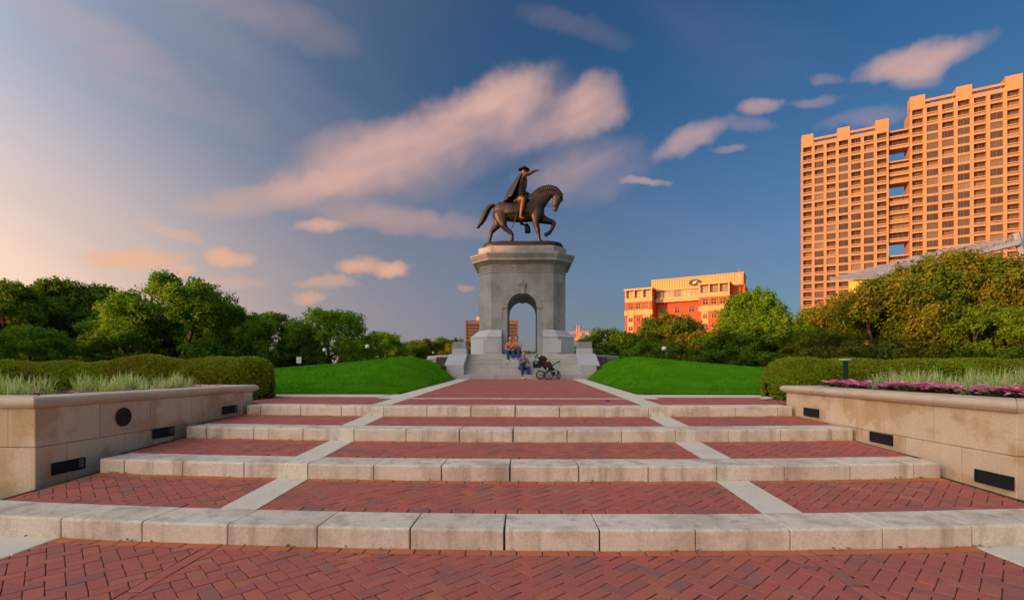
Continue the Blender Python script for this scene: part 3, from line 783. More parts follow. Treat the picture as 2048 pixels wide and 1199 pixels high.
def flower(x, y, z, label, grp, rnd, s=1.0):
    lv, bl = rnd.choice(FP); e = empty('pink_flower', (x, y, z), rnd.uniform(0, 6.3)); e.scale = (s, s, s); tag(e, label, 'flower', grp)
    obj('leaves', lv, e)
    for b in bl: obj('blossom', b, e)
for i in range(60):
    y = rnd.uniform(5.05, 8.3); x = wx(RC, RF, y) + .42 + rnd.uniform(0, .16)
    flower(x, y, 1.07, 'pink flower clump along the coping of the right planter', 'pink flowers in the right planter', rnd, rnd.uniform(1.05, 1.6))
for i in range(10):
    x = rnd.uniform(5.4, 7.5); y = 5.15 + rnd.uniform(0, .1)
    flower(x, y, 1.07, 'pink flower clump along the coping of the right planter', 'pink flowers in the right planter', rnd, rnd.uniform(1.05, 1.6))
for (y, x) in ((5.75, -5.85), (6.05, -5.7), (6.6, -5.42), (7.15, -5.36), (7.3, -5.36), (7.5, -5.4), (7.9, -5.35), (8.2, -5.3), (8.4, -5.3)):
    flower(x + .02, y, 1.05, 'small pink flower clump along the coping of the left planter', 'pink flowers in the left planter', rnd, rnd.uniform(.8, 1.1))
M['rock'] = material('rock', (.16, .13, .125), .85, var=(.09, .075, .075), var_scale=9, fine=.3, bump=.5, bump_scale=30)
def rock(name, loc, r, seed, label):
    bm = bmesh.new(); bmesh.ops.create_icosphere(bm, subdivisions=3, radius=1); rg = random.Random(seed)
    ax = [(Vector((rg.gauss(0, 1), rg.gauss(0, 1), rg.gauss(0, 1))).normalized(), rg.uniform(.65, .95)) for _ in range(9)]
    for v in bm.verts:
        for a, d in ax:
            t = v.co.dot(a)
            if t > d: v.co -= a * (t - d) * .85
        v.co = Vector((v.co.x * r[0], v.co.y * r[1], v.co.z * r[2]))
    me = bpy.data.meshes.new(name); bm.to_mesh(me); bm.free(); me.materials.append(M['rock']); me.polygons.foreach_set('use_smooth', [True] * len(me.polygons))
    tag(obj(name, me, None, loc), label, 'rock')
rock('rock', (-5.62, 6.22, 1.06), (.16, .12, .075), 2, 'rounded dark rock on the soil of the left planter between grasses')
rock('rock', (-5.9, 6.15, 1.05), (.11, .09, .05), 3, 'small reddish brown rock beside the larger dark rock in the planter')
# green post in the right planter
pt = empty('bollard_post', (0, 0, 0)); c = W(1691, 770, 8.6); pt.location = (c.x, c.y, 1.0); tag(pt, 'dark green metal post with a flat pale cap in the right planter', 'post')
mb = MB(); mb.box(-.032, .032, -.032, .032, 0, .56); obj('post', bevel_mesh(mb.mesh('post', M['dark_green']), .006), pt)
mb = MB(); mb.lathe([(.05, .56), (.10, .572), (.105, .59), (.09, .6), (.001, .602)], n=20); mb.build('cap', material('cap_metal', (.45, .46, .45), .5), pt)
# crumpled bag and blue scrap
def crumple(name, loc, r, mat, label, cat, seed):
    bm = bmesh.new(); bmesh.ops.create_icosphere(bm, subdivisions=3, radius=1); rg = random.Random(seed)
    for v in bm.verts: v.co = Vector((v.co.x * r[0], v.co.y * r[1], v.co.z * r[2] + r[2] * .9)) * rg.uniform(.72, 1.15)
    me = bpy.data.meshes.new(name); bm.to_mesh(me); bm.free(); me.materials.append(mat); tag(obj(name, me, None, loc), label, cat)
crumple('plastic_bag', (5.0, 9.75, .80), (.13, .08, .035), material('thin_plastic', (.62, .64, .66), .3, fine=.1), 'crumpled pale plastic bag on the paving beside the right hedge', 'bag', 1)
p = W(1215, 805, 9.3); crumple('blue_scrap', (p.x, p.y, ZF3(p.x, p.y) + .003), (.055, .03, .014), material('blue_plastic', (.03, .05, .38), .5), 'small blue scrap of plastic on the brick upper terrace', 'litter', 2)
# ------------------------------------------------------------------ monument
MY = 26.6; LZ = 2.09; PZ = .95; MX = 0.04
def octo(t, a=1.80, b=2.28, ch=.67):
    a += t; b += t; ch += .586 * t
    return [(MX - (b - ch), MY - a), (MX + (b - ch), MY - a), (MX + b, MY - a + ch), (MX + b, MY + a - ch), (MX + b - ch, MY + a), (MX - (b - ch), MY + a), (MX - b, MY + a - ch), (MX - b, MY - a + ch)]
# platform and steps
plat = structure(empty('monument_platform', (MX, MY, PZ)))
def rel(o): o.parent = plat; o.location = Vector(o.location) - Vector(plat.location); return o
mb = MB(); mb.lathe([(5.5, .2), (5.5, LZ - .22), (5.58, LZ - .21), (5.58, LZ - .04), (5.55, LZ)], (MX, 28.45, 0), 96)
o = mb.build('platform', M['granite_step'], None); rel(o)
NR = 6; RH = (LZ - PZ) / NR; TD = .36; SY = 21.0
for i in range(NR - 1):
    y0 = SY + i * TD; hwid = 2.62 if i else 3.12
    cuts = [-hwid, -hwid * .36 + .3 * (i % 2), hwid * .3 - .35 * (i % 2), hwid]
    for a, b in zip(cuts, cuts[1:]):
        mb = MB(); mb.box(MX + a + .003, MX + b - .003, y0, 23.2, PZ - .15 if i == 0 else PZ + i * RH - .02, PZ + (i + 1) * RH)
        o = obj('stair_stone', bevel_mesh(mb.mesh('stair_stone', M['granite_step']), .014, 2)); rel(o)
for a, b in ((-2.62, -.9), (-.9, .95), (.95, 2.62)):
    mb = MB(); mb.box(MX + a + .003, MX + b - .003, SY + 5 * TD, 23.4, PZ + 5 * RH - .02, LZ + .003)
    o = obj('stair_stone', bevel_mesh(mb.mesh('stair_stone', M['granite_step']), .014, 2)); rel(o)
M['abut'] = material('abutment_granite', (.46, .475, .49), .65, var=(.34, .355, .37), var_scale=1.0, var_amt=.5, fine=.14, fine_scale=40, bump=.1)
for s, nm in ((-1, 'left'), (1, 'right')):
    e = empty('stair_abutment', (MX + s * 2.95, 21.6, PZ)); tag(e, 'pale granite abutment with a sloping top on the %s of the monument steps' % nm, 'abutment', 'stair abutments')
    prof = [(-.55, -.15), (-.58, .02), (-.55, .04), (-.55, .62), (.75, 1.14), (1.7, 1.14), (1.7, -.15)]
    mb = MB(); mb.loft([[(x, p[0], p[1]) for p in prof] for x in (-.40, .46) ] if s > 0 else [[(x, p[0], p[1]) for p in prof] for x in (-.46, .40)])
    obj('sloping_block', bevel_mesh(mb.mesh('sloping_block', M['abut']), .015, 2), e)
    mb = MB(); mb.box(-.34, .34, .85, 1.72, 1.143, 1.40); obj('pedestal_stone', bevel_mesh(mb.mesh('pedestal_stone', M['abut']), .012, 2), e)
    mb = MB(); mb.box(-.32, .32, .90, 1.70, 1.403, 1.70); obj('pedestal_stone', bevel_mesh(mb.mesh('pedestal_stone', M['granite']), .012, 2), e)
mon = empty('monument_arch', (MX, MY, LZ)); tag(mon, 'tall grey granite arch with chamfered corners carrying the bronze horseman', 'monument')
def part(mb_or_me, name, mat=None, bev=.012, parent=None):
    me = mb_or_me.mesh(name, mat) if isinstance(mb_or_me, MB) else mb_or_me
    if bev: bevel_mesh(me, bev, 2)
    me.transform(Matrix.Translation(-Vector((MX, MY, LZ))))
    return obj(name, me, parent or mon)
AW = .77; CROWN = 5.30; SPR = CROWN - AW; ZS = 6.36
# core with the archway cut out
mb = MB(); mb.prism(octo(-.035), LZ, ZS - .002); core = mb.mesh('core')
ct = MB(); prof = [(MX - AW, LZ - 1), (MX + AW, LZ - 1)] + [(MX + AW * math.cos(R(a)), SPR + AW * math.sin(R(a))) for a in range(0, 181, 6)]
ct.loft([[(p[0], y, p[1]) for p in prof] for y in (MY - 4, MY + 4)]); cutter = bpy.data.objects.new('cutter', ct.mesh('cutter')); COL.objects.link(cutter)
core = evaluated(core, [('BOOLEAN', dict(operation='DIFFERENCE', object=cutter, solver='EXACT'))]); bpy.data.objects.remove(cutter)
core.materials.clear(); core.materials.append(M['granite']); part(core, 'core', bev=0)
# facing stones: front and back
RO = AW + .27
def facing(front):
    yf = MY - 1.80 if front else MY + 1.80; yb = yf + (.036 if front else -.036)
    def slab(poly):
        p2 = clean(poly)
        if len(p2) < 3: return
        m = MB(); m.loft([[(p[0], y, p[1]) for p in p2] for y in (yf, yb)]); part(m, 'facing_stone', M['granite'], 0)
    def clean(p): return [q for i, q in enumerate(p) if (Vector(q) - Vector(p[i - 1])).length > 1e-4]
    hw = 2.28 - .67; j = .005
    zrow = [LZ, 3.02, 3.95, SPR + .33]
    for s in (-1, 1):
        for a, b in zip(zrow, zrow[1:]):
            zc = min(b, SPR + .33)
            inner = lambda z: AW + .0 if z <= SPR else RO
            if b > SPR: pts = [(s * (RO + .0), a), (s * hw, a), (s * hw, b - j), (s * math.sqrt(max(RO ** 2 - (b - j - SPR) ** 2, 0)), b - j)] + [(s * math.sqrt(RO ** 2 - (z - SPR) ** 2), z) for z in (SPR + .25, SPR + .15, SPR)]
            else: pts = [(s * (AW + .30), a), (s * hw, a), (s * hw, b - j), (s * (AW + .30), b - j)]
            slab([(MX + p[0], p[1]) for p in pts])
            if b <= SPR: slab([(MX + p[0], p[1]) for p in ((s * (AW + .001), a), (s * (AW + .295), a), (s * (AW + .295), b - j), (s * (AW + .001), b - j))])
        z0 = SPR + .33
        arcp = [(s * RO * math.cos(t), SPR + RO * math.sin(t)) for t in np.linspace(math.asin(.33 / RO), math.pi / 2 - .14, 9)]
        pts = [(s * hw, z0), (s * hw, ZS - .004), (s * .004, ZS - .004), (s * .004, SPR + RO + .10), (s * .15, SPR + RO + .10)] + arcp[::-1]
        slab([(MX + p[0], p[1]) for p in pts])
    # voussoirs
    nv = 9; tot = math.pi - .26
    for s in (-1, 1):
        n = 5
        for i in range(n):
            t0 = (math.pi / 2 - .13) * i / n; t1 = (math.pi / 2 - .13) * (i + 1) / n - .006
            y2 = yf - .035 if front else yf + .035
            m = MB(); poly = [(s * AW * math.cos(t), SPR + AW * math.sin(t)) for t in np.linspace(t0, t1, 5)] + [(s * (RO - .006) * math.cos(t), SPR + (RO - .006) * math.sin(t)) for t in np.linspace(t1, t0, 5)]
            m.loft([[(MX + p[0], y, p[1]) for p in poly] for y in (y2, yb)]); part(m, 'voussoir', M['granite'], .006)
    y3 = yf - .13 if front else yf + .13
    m = MB(); m.loft([[(MX + x, y, z) for x, z in ((-.095, CROWN - .05), (.095, CROWN - .05), (.15, SPR + RO + .09), (-.15, SPR + RO + .09))] for y in (y3, yb)])
    ks = part(m, 'keystone', M['granite'], .012)
    m = MB(); m.box(MX - .21, MX + .21, min(y3, yb) - (.03 if front else -.0), max(y3, yb), SPR + RO + .095, SPR + RO + .16); m2 = part(m, 'keystone_cap', M['granite'], .01)
    m = MB()
    for (x, z, r) in ((-.13, .08, .07), (0, .12, .10), (.13, .08, .07), (0, .22, .05)):
        m.ball((MX + x, yf - .02 if front else yf + .02, SPR + RO + .14 + z), (r, .06, r), 12, 8)
    part(m, 'carved_ornament', M['granite'], 0)
    # impost band
    for s in (-1, 1):
        m = MB(); xa, xb = sorted((s * (RO + .01), s * (hw - .004)))
        m.box(MX + xa, MX + xb, min(yf - .012, yb), max(yf, yb) if front else yf + .012, SPR + .332, SPR + .37); part(m, 'impost_band', M['granite'], .004)
facing(True); facing(False)
# side and chamfer facings
oc = octo(0.0); oi = octo(-.036)
for i in (1, 2, 3, 5, 6, 7):
    for a, b in ((LZ, 3.4), (3.405, 4.6), (4.605, 5.35), (5.355, ZS - .004)):
        p, q, r_, s_ = Vector(oc[i]), Vector(oc[(i + 1) % 8]), Vector(oi[(i + 1) % 8]), Vector(oi[i])
        t = (q - p).normalized() * .003
        m = MB(); m.prism([tuple(p + t), tuple(q - t), tuple(r_), tuple(s_)], a, b); part(m, 'facing_stone', M['granite'], 0)
# pedestals
def ped_poly(s, t):
    o8 = octo(t); b = 2.28 + t; a = 1.80 + t; ch = .67 + .586 * t; xi = 1.05
    pts = [(-xi, -a), (-(b - ch), -a), (-b, -a + ch), (-b, a - ch), (-(b - ch), a), (-xi, a)]
    return [(MX - s * p[0], MY + p[1]) for p in pts]
for s in (-1, 1):
    m = MB(); rings = [[(p[0], p[1], z) for p in ped_poly(s, t)] for t, z in ((.44, LZ), (.44, 2.98))]
    m.loft(rings); pd = part(m, 'pedestal', M['abut'], .012)
    m = MB(); rings = [[(p[0], p[1], z) for p in ped_poly(s, t)] for t, z in ((.46, 2.985), (.46, 3.03), (.02, 3.40))]
    m.loft(rings); part(m, 'pedestal_cap', M['abut'], .01)
    m = MB(); xa, xb = sorted((MX + s * 1.15, MX + s * 1.98)); m.box(xa, xb, MY - 2.262, MY - 2.2, LZ + .12, 2.86); part(m, 'pedestal_panel', M['abut'], .01)
m = MB(); m.prism(octo(.03), ZS, ZS + .05); part(m, 'string_course', M['granite'], .012)
m = MB(); m.prism(octo(-.01), ZS + .051, 6.80); fz = part(m, 'frieze', M['granite'], .006)
# carved relief in the frieze
def relief(p, q, n):
    p = Vector(p); q = Vector(q); d = q - p; L = d.length; t = d.normalized(); nrm = Vector((t.y, -t.x))
    for i in range(n):
        c = p + t * (L * (i + .5) / n); w = L / n * .36; mm = MB(); cz = 6.60
        k = i % 3
        if k == 1: mm.torus((0, 0, 0), w * .9, .022, 'Y', 20, 6); mm.ball((0, 0, 0), (.045, .02, .045), 8, 6)
        elif k == 0:
            for z in (-.10, 0, .10): mm.box(-w * .8, w * .8, -.02, .02, z - .022, z + .022)
            mm.box(-w * .8, -w * .5, -.018, .018, -.12, .12)
        else:
            mm.tube([(w * .8, 0, .10), (0, 0, .125), (-w * .8, 0, .06), (0, 0, 0), (w * .8, 0, -.06), (0, 0, -.125), (-w * .8, 0, -.10)], .024, 6)
        me = mm.mesh('carved_relief', M['granite']); ang = math.atan2(t.y, t.x)
        me.transform(Matrix.Translation((c.x + nrm.x * .002, c.y + nrm.y * .002, cz)) @ Matrix.Rotation(ang, 4, 'Z') @ Matrix.Translation((0, 0, 0)))
        part(me, 'carved_relief', bev=0, parent=None)
of = octo(-.01)
relief(of[0], of[1], 13); relief(of[7], of[0], 3); relief(of[1], of[2], 3)
def ringmould(steps, name):
    m = MB(); m.loft([[(p[0], p[1], z) for p in octo(t)] for t, z in steps]); return part(m, name, M['granite'], 0)
ringmould([(0, 6.802), (.07, 6.83), (.09, 6.86), (.20, 6.90), (.22, 6.93)], 'bed_mould')
ringmould([(.33, 6.932), (.34, 6.95), (.34, 7.08), (.37, 7.09), (.40, 7.14), (.46, 7.22), (.48, 7.24), (.48, 7.30), (.40, 7.34), (.1, 7.36)], 'cornice')
ringmould([(.05, 7.362), (.05, 7.72), (.03, 7.75), (-.05, 7.76)], 'attic')
# ------------------------------------------------------------------ bronze horseman
sta = empty('equestrian_statue', (MX + .02, MY - .1, 7.76)); tag(sta, 'dark bronze horseman with cape and hat pointing ahead on a prancing horse', 'statue')
def S(zx, zy, y=0.0): return ((zx - 1010) / 212.0, y, (1108 - zy) / 212.0 + .40)
SR = 1 / 212.0
m = MB(); pl = []
for i in range(48):
    a = 2 * math.pi * i / 48; c, s_ = math.cos(a), math.sin(a); pl.append((2.2 * math.copysign(abs(c) ** .45, c), 1.38 * math.copysign(abs(s_) ** .5, s_)))
rg = random.Random(2)
m.loft([[(x * k, y * k, z + rg.uniform(0, zj)) for x, y in pl] for k, z, zj in ((.97, .0, 0), (1.0, .08, .02), (1.0, .18, .03), (.97, .29, .03), (.90, .34, .03), (.5, .38, .015), (.1, .385, .0))])
m.build('base_plate', M['bronze_dark'], sta, True)
h = MB()
bs = [(668, 700, 40, .16), (690, 698, 72, .26), (730, 696, 98, .36), (790, 702, 110, .42), (860, 714, 108, .44), (950, 724, 108, .46), (1040, 718, 114, .46), (1110, 700, 126, .43), (1180, 690, 122, .37), (1232, 690, 92, .29), (1262, 692, 48, .17)]
h.loft([[(S(x, z)[0], w * math.cos(2 * math.pi * k / 20), S(x, z)[2] + hh * SR * math.sin(2 * math.pi * k / 20)) for k in range(20)] for x, z, hh, w in bs])
h.tube([S(1130, 640), S(1195, 580), S(1255, 525), S(1315, 488), S(1375, 482), S(1425, 515)], [(135 * SR, .33), (112 * SR, .27), (92 * SR, .22), (76 * SR, .19), (62 * SR, .17), (46 * SR, .15)], 16, up=(-.3, 0, 1))
h.tube([S(1425, 500), S(1418, 545), S(1408, 590), S(1398, 635), S(1390, 672), S(1384, 702)], [(48 * SR, .13), (56 * SR, .145), (52 * SR, .13), (38 * SR, .10), (32 * SR, .09), (24 * SR, .075)], 14, up=(1, 0, .2))
h.ball(S(1392, 695), (.11, .085, .09))
for s in (-1, 1):
    h.tube([S(1440, 500, s * .10), S(1468, 512, s * .13), S(1496, 516, s * .14)], [.05, .045, .012], 8)
    h.ball(S(1432, 560, s * .125), .045)
NEAR = -.22; FAR = .22
def leg(pts, side):
    x0_, z0_, r0_, k0_ = pts[0]; pts = [(x0_, z0_ - r0_ * .95, r0_ * .25, k0_ * .8), (x0_, z0_ - r0_ * .7, r0_ * .7, k0_ * .85), (x0_, z0_ - r0_ * .3, r0_ * .95, k0_ * .95)] + list(pts)
    h.tube([S(x, z, side * k) for x, z, r, k in pts], [(r * SR, r * SR * (.62 if r > 60 else .8 if r > 45 else 1)) for x, z, r, k in pts], 12, up=(1, 0, 0))
leg([(742, 740, 88, .75), (728, 800, 72, .9), (705, 855, 46, 1), (655, 912, 31, 1), (638, 935, 27, 1), (628, 990, 20, 1), (616, 1045, 20, 1), (612, 1068, 23, 1), (622, 1085, 22, 1), (632, 1106, 34, 1)], FAR)
leg([(760, 760, 92, .8), (770, 830, 68, 1), (785, 880, 44, 1), (815, 922, 31, 1), (860, 955, 28, 1), (882, 985, 24, 1), (888, 1020, 21, 1), (884, 1045, 23, 1), (878, 1072, 24, 1)], NEAR)
leg([(1175, 735, 85, .8), (1165, 790, 60, 1), (1163, 850, 42, 1), (1175, 905, 32, 1), (1186, 945, 30, 1), (1193, 990, 21, 1), (1200, 1040, 21, 1), (1208, 1062, 25, 1), (1235, 1082, 24, 1), (1256, 1104, 36, 1)], NEAR)
leg([(1195, 745, 80, .8), (1240, 785, 56, 1), (1300, 806, 40, 1), (1355, 818, 33, 1), (1376, 836, 31, 1), (1366, 875, 22, 1), (1345, 918, 20, 1), (1322, 945, 25, 1), (1295, 960, 22, 1), (1268, 975, 30, 1)], FAR)
obj('horse', fuse(h, 'horse', M['bronze'], .030, 5), sta)
m = MB(); m.tube([S(700, 645), S(660, 634), S(618, 655), S(585, 705), S(555, 775), S(520, 840), S(478, 898)], [.09, .12, .16, .18, .17, .13, .02], 10)
for k in range(14):
    a = k * .45; o_ = .12; m.tube([S(650, 640, o_ * math.cos(a)), S(590 + 8 * math.sin(a), 705, .16 * math.cos(a)), S(545 + 14 * math.sin(a), 800, .15 * math.cos(a)), S(480 + 14 * math.sin(a * 2), 895 + 8 * math.sin(a), .06 * math.cos(a))], [.03, .045, .04, .008], 6)
m.build('tail', M['bronze_dark'], sta, True)
m = MB()
cr = [(1105, 530), (1120, 510), (1135, 492), (1152, 474), (1170, 458), (1190, 444), (1210, 432), (1232, 422), (1255, 414), (1280, 409), (1305, 406), (1328, 407), (1350, 410), (1373, 418), (1395, 428), (1412, 441), (1425, 455), (1438, 472), (1448, 490)]
m.tube([S(x, z + 12) for x, z in cr], [(.10, .06)] * len(cr), 8, up=(0, 0, 1))
for i, (x, z) in enumerate(cr):
    for s in (-1, 1):
        m.tube([S(x, z + 16, s * .02), S(x + 8, z + 34, s * .15), S(x + 20, z + 66, s * .22)], [.07, .065, .015], 6)
m.tube([S(1450, 492), S(1468, 530), S(1472, 580), S(1466, 610)], [.04, .05, .04, .01], 6)
m.build('mane', M['bronze_dark'], sta, True)
m = MB()
for s in (-1, 1):
    m.tube([S(1392, 650, s * .10), S(1330, 640, s * .2), S(1240, 590, s * .25), S(1120, 520, s * .1), S(1075, 490, s * .05)], .014, 5)
    m.tube([S(1392, 650, s * .105), S(1420, 600, s * .14), S(1440, 530, s * .13)], .016, 5)
m.torus(S(1393, 655), .125, .014, 'Z', 20, 5)
m.build('bridle', M['bronze_dark'], sta)
m = MB()
m.loft([[S(x, 722 - r * math.sin(a) , w * math.cos(a)) for a in np.linspace(-.35, math.pi + .35, 17)] for x, r, w in ((800, 112, .44), (805, 117, .465), (900, 117, .475), (1000, 121, .48), (1052, 121, .485), (1058, 114, .47))])
m.build('saddle_blanket', M['bronze_dark'], sta, True)
m = MB(); m.tube([S(905, 610), S(950, 600), S(1010, 597), S(1050, 575), S(1070, 510)], [(.10, .34), (.07, .38), (.09, .36), (.12, .24), (.06, .06)], 12, up=(0, 0, 1)); m.ball(S(1070, 495), (.10, .10, .04))
for s in (-1, 1):
    m.tube([S(1015, 640, s * .50), S(1005, 740, s * .52), S(1000, 830, s * .5)], .022, 6)
    m.tube([S(985, 838, s * .5), S(1000, 822, s * .5), S(1022, 838, s * .5)], .02, 6)
m.tube([S(1045, 820, .5), S(1065, 860, .5), S(1070, 925, .5)], [.10, .16, .17], 10)
m.build('saddle', M['bronze_dark'], sta, True)
m = MB(); m.tube([S(1000, 560, -.40), S(920, 850, -.52), S(882, 938, -.54)], [.03, .03, .02], 8); m.tube([S(1004, 545, -.40), S(1012, 515, -.38)], .022, 6)
m.build('sword', M['bronze_dark'], sta)
# rider: one continuous body
rb = MB()
rb.tube([S(985, 610), S(985, 560), S(995, 480), S(1005, 400), S(1010, 330), S(1014, 290), S(1016, 268)], [(.20, .26), (.25, .29), (.24, .26), (.26, .29), (.26, .34), (.18, .30), (.10, .13)], 16, up=(1, 0, 0))
rb.tube([S(1016, 280), S(1022, 245)], [.10, .09], 10); rb.ball(S(1026, 236), (.145, .125, .18)); rb.ball(S(1056, 238), (.03, .025, .035)); rb.ball(S(1046, 258), (.05, .06, .05))
rb.tube([S(1015, 300, -.30), S(1050, 300, -.34), S(1085, 290, -.30), S(1120, 268, -.26), S(1150, 250, -.22)], [.14, .12, .105, .09, .07], 12)
rb.tube([S(1150, 250, -.22), S(1178, 244, -.21)], [.075, .07], 8)
rb.tube([S(1175, 240, -.20), S(1200, 241, -.19), S(1222, 240, -.185)], [.028, .025, .014], 6)
for k in range(3): rb.tube([S(1176, 247 + 3 * k, -.22 - .02 * k), S(1192, 250 + 4 * k, -.23 - .02 * k), S(1186, 262 + 2 * k, -.22 - .02 * k)], .024, 6)
rb.tube([S(1165, 240, -.17), S(1184, 232, -.15)], [.026, .016], 6)
rb.tube([S(1010, 305, .30), S(1015, 380, .38), S(1030, 450, .34), S(1060, 490, .18)], [.15, .13, .11, .08], 12); rb.ball(S(1068, 492, .14), (.09, .07, .08))
for s in (-1, 1):
    rb.tube([S(975, 580, s * .16), S(1000, 592, s * .38), S(1022, 608, s * .52), S(1010, 660, s * .55), S(1000, 720, s * .55), S(990, 775, s * .54), S(986, 805, s * .54)], [.24, .22, .155, .135, .12, .085, .08], 12)
    rb.tube([S(978, 806, s * .54), S(1000, 815, s * .56), S(1030, 826, s * .58)], [.08, .075, .045], 10)
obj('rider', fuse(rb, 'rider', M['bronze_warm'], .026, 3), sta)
m = MB()
m.tube([S(1003, 290), S(1000, 340), S(992, 420), S(985, 500), S(985, 560)], [(.20, .33), (.285, .365), (.275, .31), (.27, .30), (.30, .34)], 16, up=(1, 0, 0))
m.tube([S(985, 555), S(990, 590), S(1000, 612)], [(.29, .33), (.27, .44), (.22, .52)], 16, up=(1, 0, 0))
m.build('coat', M['bronze_dark'], sta, True)
m = MB(); m.lathe([(.02, -.01), (.20, -.02), (.32, .01), (.33, .03), (.19, .02), (.15, .04), (.145, .17), (.12, .20), (.05, .18), (.005, .175)], n=24)
for i, v in enumerate(m.v): m.v[i] = (v[0], v[1], v[2] + .22 * abs(v[1]) ** 1.6 - .10 * max(0, -v[0]) ** 1.2)
o = m.build('hat', M['bronze_dark'], sta, True, loc=S(1024, 224)); o.rotation_euler = (0, R(4), 0)
# cape: a thick draped sheet from the shoulders to the horse's croup
rows = []
for i in range(13):
    t = i / 12; ring = []
    for j in range(21):
        u = j / 20 * 2 - 1
        top = Vector(S(1012, 285, u * .36)); 
        wv = .05 * math.sin(u * 9 + t * 3) * t
        back = 1 - abs(u) ** 2.2
        xz = S(1012 - (120 + 105 * back) * (t ** .75) + 0, 278 + (285 + 30 * back) * t - 10 * back * math.sin(t * 3))
        ring.append((xz[0] - wv * 1.0 - .16 * back * (1 - t), u * (.38 + .24 * t), xz[2] + .02 * math.sin(u * 14)))
    rows.append(ring)
V = [v for r_ in rows for v in r_]; F = [(i * 21 + j, i * 21 + j + 1, (i + 1) * 21 + j + 1, (i + 1) * 21 + j) for i in range(12) for j in range(20)]
m = MB(); m.add(V, F); me = evaluated(m.mesh('cape', M['bronze_dark'], True), [('SOLIDIFY', dict(thickness=.06)), ('SUBSURF', dict(levels=1, render_levels=1))])
obj('cape', me, sta)
SHADE = [(-67.2, 14.7, 'darkB', 1.3), (-62.4, 6.5, 'oakB', 1.35), (-57.5, -1.7, 'darkA', 1.12), (-52.7, -9.9, 'oakA', 1.25), (-47.8, -18.0, 'darkB', 1.3), (-43.0, -26.2, 'oakB', 1.35), (-38.2, -34.4, 'darkA', 1.12), (-75.5, 5.1, 'oakB', 1.35), (-70.7, -3.1, 'darkA', 1.12), (-65.8, -11.2, 'oakA', 1.25), (-61.0, -19.4, 'darkB', 1.3), (-56.1, -27.6, 'oakB', 1.35), (-51.3, -35.8, 'darkA', 1.12), (-46.4, -43.9, 'oakA', 1.25)]
